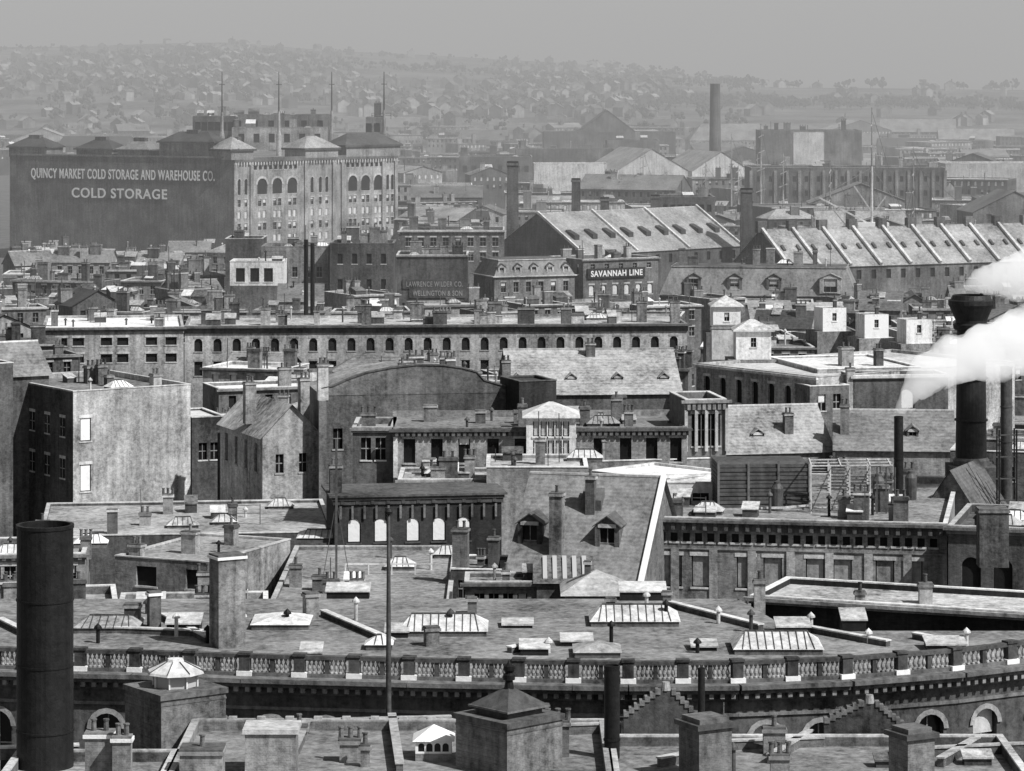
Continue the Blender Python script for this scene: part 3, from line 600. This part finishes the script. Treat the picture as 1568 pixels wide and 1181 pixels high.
# mansard with dormers
b=bld('mansard_dormered_block',(1010,452),(1312,455),15,16,'brick_mid','slate',rt='mansard',rise=5.4,ins=2.2,rows=[(1,1.8,14,.9,'l')],trim='granite')
for px in (1062,1125,1185): 
    u=(px-1010)/302*b.W; dormer(b,u,.4,16,2.9,2.4,2.6,'granite_dark','slate_dark',.9)
u=(1272-1010)/302*b.W; dormer(b,u,-.3,15.6,4.2,3.0,4,'brick_light','slate_light',.9)
home(b); clutter(b,20.6,12,3,b.W-4,3,12,1.2); b.done()
b=bld('shipping_office_building',(893,398),(1008,394),20.5,14,'brick_mid','gravel',rows=[(1.0,1.0,5,1,''),(5.2,2.2,6,1.2,'laB')],corn=(.5,.4,'granite',0),lr=[(1,2,4,1,'')]); clutter(b,20,8,1,12,1,10,1.3); b.done()
def sign(name,text,px0,px1,y0,y1,A,C,off=.25,board=None,col='sign',bold=.028):
    ang=math.atan2(C[1]-A[1],C[0]-A[0]); cu=bpy.data.curves.new(name,'FONT'); cu.body=text; cu.extrude=.03; cu.offset=bold; cu.size=1; cu.space_character=1.12
    o=bpy.data.objects.new('lettering',cu); bpy.context.scene.collection.objects.link(o); bpy.context.view_layer.update()
    ux,uy=math.cos(ang),math.sin(ang); nx,ny=uy,-ux
    def a(px):
        k=(px-CX)/F; return (k*A[1]-A[0])/(ux-k*uy)
    a0,a1=a(px0),a(px1)
    X=A[0]+ux*a0+nx*off; Y=A[1]+uy*a0+ny*off
    z1=zat(y0,Y);z0=zat(y1,Y); w=o.dimensions.x
    e=B(name,X,Y,ang)
    if board: e.box('board',board,-.7,a1-a0+.7,.06,off-.01,z0-.4,z1+.4)
    else: e.box('fixing_rail','brick_dark',0,a1-a0,.05,off-.01,z0,z0+.06)
    p=e.done()
    o.rotation_euler=(math.pi/2,0,ang); o.location=(0,0,z0); o.parent=p
    o.scale=((a1-a0)/w,(z1-z0)/.72,1); cu.materials.append(mat(col)); return o
A=pl(893,398,20.5);C=pl(1008,394,20.5)
sign('shipping_line_sign','SAVANNAH LINE',903,982,415,424,A,C,.45,'brick_black')
b=bld('dormered_inn',(757,425),(880,422),18,12,'brick_mid','slate',rt='mansard',rise=3.2,ins=1.5,rows=[(1,2,6,1,'l')])
for i in range(5): dormer(b,b.W*(i+.5)/5,.3,18.4,1.5,1.6,2,'stone','slate_dark',.6)
b.done()
b=bld('brick_loft_building',(612,353),(772,353),22,16,'brick_mid','gravel',rows=[(1.6,2,8,1.3,'l'),(5,2,8,1.3,'l')],corn=(.5,.5,'stone',0),cop='white'); clutter(b,21.4,10,1,b.W-2,1,12,1.4); b.done()
b=bld('brick_loft_building',(607,391),(716,391),22,14,'brick_dark','gravel',rows=[(9.5,1.6,6,1,'')],corn=(.4,.3,'granite',0)); clutter(b,21.4,8,1,b.W-2,1,12,1.4); b.done()
A=pl(607,391,22);C=pl(716,391,22)
sign('painted_wall_sign','LAWRENCE WILDER CO.',622,708,431,439,A,C,.3,'sooty','sign_faded',.015); sign('painted_wall_sign','WELLINGTON & SON',632,708,445,453,A,C,.3,'sooty','sign_faded',.015)
b=bld('tall_brick_loft',(505,373),(603,373),25,12,'brick_dark','gravel',rows=[(2,2,4,1,'d'),(7,2,4,1,'d')],cop='granite'); clutter(b,24.4,9,1,b.W-2,1,9,1.4); b.done()
b=bld('tall_brick_loft',(400,378),(503,378),24,12,'brick_mid','gravel',rows=[(4,2,5,1,''),(10.5,3,[460,479,499],1.3,'BW')],cop='granite'); clutter(b,23.4,10,1,b.W-2,1,9,1.4); b.done()
b=bld('white_roof_penthouse',(352,401),(434,401),23,9,'white','gravel',par=.3,rows=[(1.2,2.6,[368,390,411],1.7,'d')],cop='white',trim='white',z0=18.5); b.box('lower_storeys','brick_mid',0,b.W,0.02,9,0,18.49); clutter(b,22.7,4,1,8,1,6,1.3); b.done()
b=bld('tall_brick_loft',(345,366),(402,366),24.5,12,'brick_dark','gravel'); clutter(b,24,6,1,6,1,9,1.4); b.done()
b=B('twin_flue_pipes',*pd(474,560)); 
for u in(-.6,.5): b.cyl('pipes','iron',u,0,10,zat(370+5*u,560),.4,.36)
b.done()
# ---------------------------------------------------------------- cold storage warehouse
zc=32
L0=pl(15,238,zc);C0=pl(357,243,zc);R0=pl(608,236.5,zc)
b=B('cold_storage_warehouse',C0[0],C0[1]); b.fr(0,0,0)
wl_=math.hypot(C0[0]-L0[0],C0[1]-L0[1])
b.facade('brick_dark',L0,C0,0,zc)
LR=math.hypot(R0[0]-C0[0],R0[1]-C0[1])
def fr(t): return t*LR
sp3=[fr(x) for x in (.17,.26,.35)]; sp4=[fr(x) for x in (.72,.80,.88)]
arch=[(a-1.9,a+1.9) for a in sp3]+[(a-1.8,a+1.8) for a in sp4]
nar=[(fr(t)-.55,fr(t)+.55) for t in (.035,.075,.47,.52,.56,.94,.97)]
small=[(fr(t)-.6,fr(t)+.6) for t in (.13,.16,.19,.22,.25,.28,.31,.34,.37,.69,.72,.75,.78,.81,.84,.87,.90)]
two=[]
for a0,a1 in arch:
    c_=(a0+a1)/2; two+=[(c_-1.55,c_-.35),(c_+.35,c_+1.55)]
rows=[(zc-3.6,zc-2.3,small,'d'),(zc-11.0,zc-6.2,sorted(arch+nar),'aAd')]
for i in range(5): rows.append((zc-14.6-i*3.6,zc-12.4-i*3.6,sorted(nar+two),'B' if i%2 else 'l'))
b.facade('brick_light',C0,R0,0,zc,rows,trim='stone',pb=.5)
far=(R0[0]-30,R0[1]+60); farL=(L0[0]+22,L0[1]+60)
b.facade('brick_mid',R0,far,0,zc);b.facade('brick_mid',far,farL,0,zc);b.facade('brick_mid',farL,L0,0,zc)
b.face('roof','gravel',[(*p,zc-.5) for p in (L0,C0,R0,far,farL)])
an=math.atan2(R0[1]-C0[1],R0[0]-C0[0]); b.fr(C0[0],C0[1],an)
b.box('corbel_cornice','granite_dark',0,LR,-.7,-.005,zc-1.1,zc+.2)
for i in range(60): u=LR*(i+.5)/60; b.box('corbels','stone',u-.25,u+.25,-.6,-.01,zc-2.0,zc-1.1)
for t in (0.01,.105,.43,.60,.655,.91,.99): b.box('pilasters','brick_light',fr(t)-.6,fr(t)+.6,-.5,-.006,0,zc-1.12)
for (t0,t1,h) in [(-.02,.11,3.2),(.42,.62,3.0),(.67,1.01,3.6)]:
    u0,u1=fr(t0),fr(t1); b.box('corner_towers','brick_light',u0,u1,-.75,9,zc-.4,zc+h-1); b.box('tower_eaves','sooty',u0-.8,u1+.8,-1.3,9.8,zc+h-1,zc+h-.4)
    b.hip('tower_roofs','slate_dark' if t0>.6 else 'slate_light',u0-.8,u1+.8,-1.3,9.8,zc+h-.38,3.6)
an=math.atan2(C0[1]-L0[1],C0[0]-L0[0]); b.fr(L0[0],L0[1],an)
b.box('parapet_coping','granite_dark',0,wl_,-.3,.6,zc,zc+.5)
for (x0,x1,h,m) in [(-1,13,4.0,'slate_dark'),(24,37,3.4,'slate_dark'),(39,50,3.2,'slate_light'),(54,73,7.5,'slate_dark'),(wl_-7,wl_+1,4.2,'slate_light')]:
    b.box('roof_houses','brick_mid',x0,x1,1,10,zc-.5,zc+h*.6); b.box('roof_house_eaves','sooty',x0-.7,x1+.7,.3,10.7,zc+h*.6,zc+h*.6+.4); b.hip('roof_house_roofs',m,x0-.6,x1+.6,.4,10.6,zc+h*.6+.42,2.9)
    b.box('roof_house_cupola','sooty',(x0+x1)/2-2,(x0+x1)/2+2,4.5,6.5,zc+h*.6+2.6,zc+h*.6+3.9)
FP.append([L0,C0,R0,(far[0]-10,far[1]+20)]); b.done()
sign('cold_storage_sign','QUINCY MARKET COLD STORAGE AND WAREHOUSE CO.',48,329,257,272,L0,C0,col='bright',bold=.02)
sign('cold_storage_sign','COLD STORAGE',110,256,287,302,L0,C0,col='bright',bold=.02)
for px,d in ((340,1010),(427,1025),(508,1040),(588,1055)):
    b=B('flag_mast',*pd(px,d)); zt=zat(110,d); b.lathe('mast','iron_grey',0,0,[(.4,28),(.28,44),(.12,zt)],8)
    b.lathe('mast_base','granite',0,0,[(.8,30),(.8,38),(.5,39.5),(.4,45.5)],8); b.rod('crosstree','iron_grey',(-.9,0,zt-4),(.9,0,zt-4),.15); b.done()
for (x0,x1,yt,d,m,h) in [(295,360,178,1120,'brick_dark',4),(350,505,176,1150,'brick_dark',1),(355,500,196,1110,'brick_light',1),(560,590,180,1110,'brick_mid',2)]:
    k=d/F; zt=zat(yt,d); b=bld('grain_elevator_block',None,None,zt,14,m,'slate',world=(pd(x0,d),.03,(x1-x0)*k),rt='flat',rows=[(2,3,6,2,'d')],det=False,cop='granite'); clutter(b,zt-.6,6,1,b.W-2,2,10,2); b.done()
# ---------------------------------------------------------------- far mid-right buildings
def fb(name,x0,x1,yt,d,dep,m,roof='gravel',rt='flat',rise=4,ang=.02,rows=(),n=0,**kw):
    k=d/F; zt=zat(yt,d); b=bld(name,None,None,zt,dep,m,roof,world=(pd(x0,d),ang,(x1-x0)*k),rt=rt,rise=rise,rows=rows,det=False,**kw)
    if n: clutter(b,zt-.6 if rt=='flat' else zt,n,1,b.W-2,1,dep-3,2)
    return b
b=fb('brick_wharf_warehouse',1150,1448,257,1150,25,'brick_dark','gravel',rows=[(3,2,16,1.2,'d'),(8,2,16,1.2,'d')],n=8,cop='granite')
for i in range(17): u=b.W*i/16; b.box('pilasters','brick_mid',u-.5,u+.5,-.5,-.01,0,b.z-1)
b.done()
fb('flat_roofed_mill',1165,1320,200,1500,25,'brick_mid','gravel',n=8,cop='granite').done()
fb('light_walled_annexe',1215,1262,203,1480,8,'white','gravel').done()
fb('white_wharf_shed',1448,1620,251,1300,30,'stone','gravel_light').done()
fb('gabled_wharf_shed',1490,1620,325,950,20,'brick_mid','slate',rt='gablev',rise=6,ang=.1).done()
fb('white_wharf_shed',818,930,251,1250,16,'stone','gravel_light').done()
fb('gabled_dark_hall',885,975,203,1900,30,'brick_dark','slate_dark',rt='gablev',rise=13).done()
fb('flat_dark_hall',833,1035,203,1890,30,'brick_dark','slate_dark',cop='granite_dark').done()
fb('gabled_light_shed',943,1060,262,1350,40,'stone','slate_light',rt='gablev',rise=9,ang=.3).done()
fb('gabled_light_shed',1060,1155,262,1380,40,'stone','slate_light',rt='gablev',rise=8,ang=.3).done()
fb('brick_wharf_warehouse',703,815,240,1450,25,'brick_dark','slate',n=4,rows=[(4,3,8,2,'d')],cop='granite').done()
fb('brick_wharf_warehouse',608,700,262,1400,25,'brick_mid','gravel_light',n=4).done()
fb('brick_wharf_warehouse',930,1010,215,1700,25,'brick_dark','slate_dark',n=3,cop='granite').done()
fb('brick_wharf_warehouse',790,940,228,1500,12,'brick_dark','slate',n=5,cop='granite').done()
fb('brick_loft_building',1010,1095,302,880,16,'brick_dark','gravel',n=3,rows=[(2,2,7,1.3,'d')],cop='granite').done()
# ship
def ship(px,d,yt,sc=1,nm='moored_sailing_ship'):
    x,y=pd(px,d); b=B(nm,x,y,.25); b.fr(x,y,.25); zt=zat(yt,d)
    N=14;Lh=44*sc; sec=[]
    for i in range(N+1):
        t=i/N*2-1; w=5*sc*(1-abs(t)**2.6)**.7+.05; sh=1.8*t*t; sec.append((t*Lh/2,w,6+sh))
    for (a,w0,h0),(c,w1,h1) in zip(sec,sec[1:]):
        for s_ in(-1,1): b.face('hull','iron',[(a,s_*w0*.4,.2),(c,s_*w1*.4,.2),(c,s_*w1,h1),(a,s_*w0,h0)])
        b.face('deck','wood',[(a,-w0,h0-.6),(c,-w1,h1-.6),(c,w1,h1-.6),(a,w0,h0-.6)])
    for u,hf in((-13*sc,.62),(0,1),(13*sc,.72)):
        z=6+(zt-6)*hf; b.lathe('masts','granite',u,0,[(.42,4),(.3,z*.6),(.1,z)],8)
        for q,l in((.35,9),(.55,7.5),(.72,6),(.87,4.5)):
            zq=6+(z-6)*q; b.rod('yards','granite',(u-l*.35,-l*sc*.8,zq),(u+l*.35,l*sc*.8,zq+.8),.16)
        for s_ in(-1,1):
            for e in(-3,0,3): b.rod('shrouds','iron_grey',(u+e,s_*4.5*sc,7),(u,0,6+(z-6)*.62),.06)
        b.rod('stays','iron_grey',(u,0,z-1),(u+12*sc,0,8),.06)
    b.rod('bowsprit','tin',(Lh/2-3,0,8),(Lh/2+12*sc,0,14),.3); b.rod('stays','iron_grey',(Lh/2+12*sc,0,14),(13*sc,0,zt*.65),.07); b.done()
ship(1335,960,165); ship(1120,1250,205,.8); ship(985,1150,228,.6); ship(1165,1080,190,.6)
# derrick with booms on the wharf
dd=900; b=B('wharf_derrick',*pd(1335,dd)); sx=dd/F
zz=lambda py:zat(py,dd)
b.lathe('mast','white',0,0,[(.4,0),(.35,zz(300)),(.25,zz(255))],8)
b.rod('boom','white',(0,0,zz(345)),(-80*sx,2,zz(303)),.3); b.rod('boom','white',(0,0,zz(325)),(-28*sx,-2,zz(285)),.25); b.rod('boom','stone',(0,0,zz(330)),(22*sx,0,zz(300)),.22)
b.rod('guy','tin',(0,0,zz(257)),(-80*sx,2,zz(303)),.1); b.rod('guy','tin',(0,0,zz(257)),(60*sx,0,zz(340)),.08)
b.box('engine_house','white',-22*sx,26*sx,-1,3,0,zz(341)); b.rod('boom','tin',(-60*sx,0,zz(320)),(-40*sx,0,zz(345)),.25); b.done()
# ================================================================= FILLER CITY FABRIC
NM=['brick_rowhouse','brick_shop_block','brick_warehouse','brick_rowhouse','flat_roofed_loft']
def filler(x0,x1,y0,y1,z0,z1,tries,w=(7,16),dp=(7,14),sc=1,light=.35,det=True,n=3,flat=6):
    for _ in range(tries):
        z=R.uniform(z0,z1); px=R.uniform(x0,x1);py=R.uniform(y0,y1); p=pl(px,py,z); W=R.uniform(*w);D=R.uniform(*dp);an=R.choice([0,.1,-.12,.35,.5,-.3])+R.uniform(-.05,.05)
        if px+W/p[1]*F>x1+30: continue
        t=B('t',p[0],p[1],an); q=corners(t,W,D)
        if any(overlap(q,f) for f in FP): continue
        wm=R.choice(['brick_mid','brick_mid','brick_dark','brick_light','brick_dark','granite_dark']); rt=R.choices(['flat','gable','gablev','hip','shed'],[flat,1.4,1.0,.4,.6])[0]
        rf=(R.choice(['gravel_light','white','stone','tin']) if R.random()<light else R.choice(['gravel','gravel','tar'])) if rt=='flat' else R.choice(['slate','slate_light','slate_dark','slate'])
        b=bld(R.choice(NM) if rt=='flat' else 'gabled_brick_house',None,None,z,D,wm,rf,par=.4,world=((p[0],p[1]),an,W),rt=rt,rise=R.uniform(2,3.2)*max(1,W/16),rows=[(.9,1.7,max(2,int(W/2.6)),1.0,R.choice(['l','','lB','d'])),(4,1.7,max(2,int(W/2.6)),1.0,'l')],rr=[(.9,1.7,max(1,int(D/3)),1.0,'')],corn=(.4,.35,R.choice(['granite','granite_dark','stone']),0) if rt=='flat' else None,cop=R.choice(['stone','granite','white','granite_dark']),det=det,pb=.3)
        clutter(b,z-.4 if rt=='flat' else z+.8,n,1,W-1.5,1.5,D-1.5,sc); b.done()
filler(-20,350,385,480,13,17,260,w=(8,20),sc=1.5,n=6,light=.5)
filler(345,600,442,482,14.5,17,60,w=(7,15),sc=1.3,n=5)
filler(600,1060,462,484,14.5,16,60,w=(7,15),sc=1.3,n=5,flat=12)
filler(600,775,300,352,12,16,60,w=(12,26),dp=(12,20),light=.85,sc=1.6)
filler(1060,1600,455,535,14,17.5,170,w=(7,15),sc=1.2,light=.6,n=5)
filler(1000,1600,335,352,12,15,40,w=(12,26),light=.7,sc=1.6)
filler(285,1060,560,600,15,18,130,w=(7,16),sc=1.1,light=.6,n=5,flat=12)
filler(285,420,600,680,13,16,50,w=(6,11))
filler(1060,1470,610,700,13.5,16,80,w=(6,12))
filler(420,1100,690,740,14,18,70,w=(6,12),n=5)
filler(1100,1600,640,690,14,17,50,w=(6,12))
filler(-40,180,480,560,14,20,60,w=(8,16),sc=1.2)
filler(600,1620,250,325,10,17,240,w=(16,42),dp=(14,26),sc=2,light=.6,det=False,flat=10)
filler(-40,1050,190,245,7,15,230,w=(18,50),dp=(14,30),sc=2.2,light=.5,det=False,n=2,flat=10)
filler(1050,1640,200,245,5,11,90,w=(18,60),dp=(14,30),sc=2,light=.7,det=False,n=1,flat=10)
# ================================================================= LAND
me=bpy.data.meshes.new('ground'); me.from_pydata([(-16000,-300,0),(16000,-300,0),(16000,16000,0),(-16000,16000,0)],[],[(0,1,2,3)]); me.materials.append(mat('ground')); o=bpy.data.objects.new('ground',me); bpy.context.scene.collection.objects.link(o)
CR=[(-2500,80),(-600,88),(0,86),(200,90),(350,94),(500,84),(700,73),(900,62),(1050,48),(1200,33),(1600,30),(3500,28)]
def crest(px):
    for (a,za),(c,zc_) in zip(CR,CR[1:]):
        if a<=px<=c: return za+(zc_-za)*(px-a)/(c-a)
    return 30
def hh(x,y):
    px=CX+x/y*F; c=crest(px); dc=4900 if px<900 else 4900-900*min(1,(px-900)/300)
    t=(y-2300)/(dc-2300)
    if t<=0: return -.5
    if t>1: s=max(-.2,1-(t-1)*1.2)
    else: s=t**.9
    return c*s+ (noise.noise(Vector((x*.002,y*.002,0)))*14+noise.noise(Vector((x*.006,y*.006,3)))*5)*min(1,t*2)*(.6 if px<1100 else .25)
V=[];Fc=[];ny=60;nx=110
for j in range(ny+1):
    y=2200+j*(7400-2200)/ny
    for i in range(nx+1):
        px=-1500+i*4500/nx; x=(px-CX)*y/F; V.append((x,y,hh(x,y)))
for j in range(ny):
    for i in range(nx): a=j*(nx+1)+i; Fc.append((a,a+1,a+nx+2,a+nx+1))
me=bpy.data.meshes.new('hills'); me.from_pydata(V,[],Fc); me.materials.append(mat('hill')); me.polygons.foreach_set('use_smooth',[True]*len(Fc)); o=bpy.data.objects.new('hills',me); bpy.context.scene.collection.objects.link(o)
def sheet(n,pts,m,z):
    me=bpy.data.meshes.new(n); me.from_pydata([(x,y,z) for x,y in pts],[],[tuple(range(len(pts)))]); me.materials.append(m); o=bpy.data.objects.new(n,me); bpy.context.scene.collection.objects.link(o)
sheet('tidal_flats',[(-900,1950),(1500,1850),(1700,2500),(-800,2750)],mat('field'),.3)
# hillside houses
hb=B('hillside_houses',0,3500)
for _ in range(1900):
    px=R.uniform(-250,1650); d=R.triangular(2100,4950,3500)
    if px>1000 and R.random()<.88: continue
    x,y=pd(px,d)
    if noise.noise(Vector((x*.0035,y*.003,4)))<-.15: continue
    z=max(0,hh(x,y)); W=R.uniform(6,13);D=R.uniform(7,12);h=R.uniform(5,9); a=R.uniform(-.8,.8); hb.fr(x,y,a)
    m=R.choice(['stone','brick_light','brick_mid','brick_mid','brick_mid','brick_dark']); rm=R.choice(['slate','slate_dark','slate','slate_light'])
    for q in ([(0,0),(W,0)],[(W,0),(W,D)],[(W,D),(0,D)],[(0,D),(0,0)]):
        hb.face('walls',m,[(*q[0],z-3),(*q[1],z-3),(*q[1],z+h),(*q[0],z+h)])
    r=W*.3
    hb.face('walls',m,[(0,0,z+h),(W,0,z+h),(W/2,0,z+h+r)])
    hb.face('roofs',rm,[(-.5,-.5,z+h-.3),(W/2,-.5,z+h+r),(W/2,D+.5,z+h+r),(-.5,D+.5,z+h-.3)]); hb.face('roofs',rm,[(W+.5,-.5,z+h-.3),(W/2,-.5,z+h+r),(W/2,D+.5,z+h+r),(W+.5,D+.5,z+h-.3)])
    if R.random()<.6: hb.box('chimneys','brick_dark',W*.6,W*.6+1.2,D*.4,D*.4+1.2,z+h,z+h+r+2)
hb.done()
# distant tree masses
phi=(1+5**.5)/2
IV=[Vector(v).normalized() for v in [(-1,phi,0),(1,phi,0),(-1,-phi,0),(1,-phi,0),(0,-1,phi),(0,1,phi),(0,-1,-phi),(0,1,-phi),(phi,0,-1),(phi,0,1),(-phi,0,-1),(-phi,0,1)]]
IF=[(0,11,5),(0,5,1),(0,1,7),(0,7,10),(0,10,11),(1,5,9),(5,11,4),(11,10,2),(10,7,6),(7,1,8),(3,9,4),(3,4,2),(3,2,6),(3,6,8),(3,8,9),(4,9,5),(2,4,11),(6,2,10),(8,6,7),(9,8,1)]
def trees(name,pos):
    V=[];Fc=[]
    for (x,y,z,h) in pos:
        n=R.randint(6,9)
        for k in range(n):
            c=Vector((x+R.gauss(0,h*.25),y+R.gauss(0,h*.25),z+h*R.uniform(.3,.8))); r=h*R.uniform(.1,.22); o=len(V)
            for v in IV: V.append(tuple(c+v*r*R.uniform(.6,1.35)))
            Fc+= [tuple(o+i for i in f) for f in IF]
        o=len(V); w=h*.03
        V+= [(x-w,y,z-1),(x+w,y,z-1),(x+w*.6,y,z+h*.6),(x-w*.6,y,z+h*.6)]; Fc.append((o,o+1,o+2,o+3))
    me=bpy.data.meshes.new(name); me.from_pydata(V,[],Fc); me.materials.append(mat('leaf')); o=bpy.data.objects.new(name,me); bpy.context.scene.collection.objects.link(o)
pos=[]
for _ in range(1900):
    px=R.uniform(-250,1150); d=R.triangular(2200,5000,3900); x,y=pd(px,d)
    if noise.noise(Vector((x*.004,y*.003,9)))<-.1: continue
    pos.append((x,y,max(0,hh(x,y)),R.uniform(6,12)))
trees('hillside_trees',pos)
pos=[]
for c in (1150,1165,1205,1280,1295,1340,1350,1475,1530,1545,1220,1410):
    for _ in range(2):
        x,y=pd(c+R.uniform(-7,7),R.uniform(3900,4050)); pos.append((x,y,hh(x,y),R.uniform(9,16)))
for _ in range(260):
    x,y=pd(R.uniform(1020,1640),R.gauss(3300,50)); pos.append((x,y,max(0,hh(x,y)),R.uniform(7,12)))
trees('shoreline_tree_belt',pos)
# ================================================================= ATMOSPHERE, LIGHT, CAMERA
bpy.ops.mesh.primitive_cube_add(size=1,location=(0,480+7000,198)); hz=bpy.context.object; hz.name='haze'; hz.scale=(16000,14000,404)
m=bpy.data.materials.new('haze_air'); m.use_nodes=True; nt=m.node_tree; nt.nodes.remove(nt.nodes['Principled BSDF']); sc=nt.nodes.new('ShaderNodeVolumeScatter'); sc.inputs['Density'].default_value=.00043; sc.inputs['Color'].default_value=(1,1,1,1); nt.links.new(sc.outputs[0],nt.nodes['Material Output'].inputs['Volume']); hz.data.materials.append(m)
el=math.radians(48); az=math.atan2(.80,-.60)
S=Vector((math.sin(az)*math.cos(el),math.cos(az)*math.cos(el),math.sin(el)))
ld=bpy.data.lights.new('sun','SUN'); ld.energy=5.0; ld.angle=math.radians(.5); ld.color=(1,.998,.994); lo=bpy.data.objects.new('sun',ld); bpy.context.scene.collection.objects.link(lo); lo.rotation_euler=S.to_track_quat('Z','Y').to_euler(); lo.location=(100,-100,200)
w=bpy.data.worlds.new('World'); bpy.context.scene.world=w; w.use_nodes=True; nt=w.node_tree; bg=nt.nodes['Background']
sk=nt.nodes.new('ShaderNodeTexSky'); sk.sky_type='NISHITA'; sk.sun_disc=False; sk.sun_elevation=el; sk.sun_rotation=az; sk.dust_density=2
bw=nt.nodes.new('ShaderNodeRGBToBW'); nt.links.new(sk.outputs[0],bw.inputs[0]); nt.links.new(bw.outputs[0],bg.inputs['Color']); bg.inputs['Strength'].default_value=.068
cd=bpy.data.cameras.new('camera'); cam=bpy.data.objects.new('camera',cd); bpy.context.scene.collection.objects.link(cam); bpy.context.scene.camera=cam
cam.location=(0,0,HC); cam.rotation_euler=(math.pi/2,0,0); cd.sensor_width=36; cd.lens=36*F/1568; cd.shift_y=-(590.5-HY)/1568; cd.clip_start=1; cd.clip_end=30000
vs=bpy.context.scene.view_settings; vs.view_transform='Standard'; vs.look='None'; vs.exposure=0
print('objects',len(bpy.data.objects))
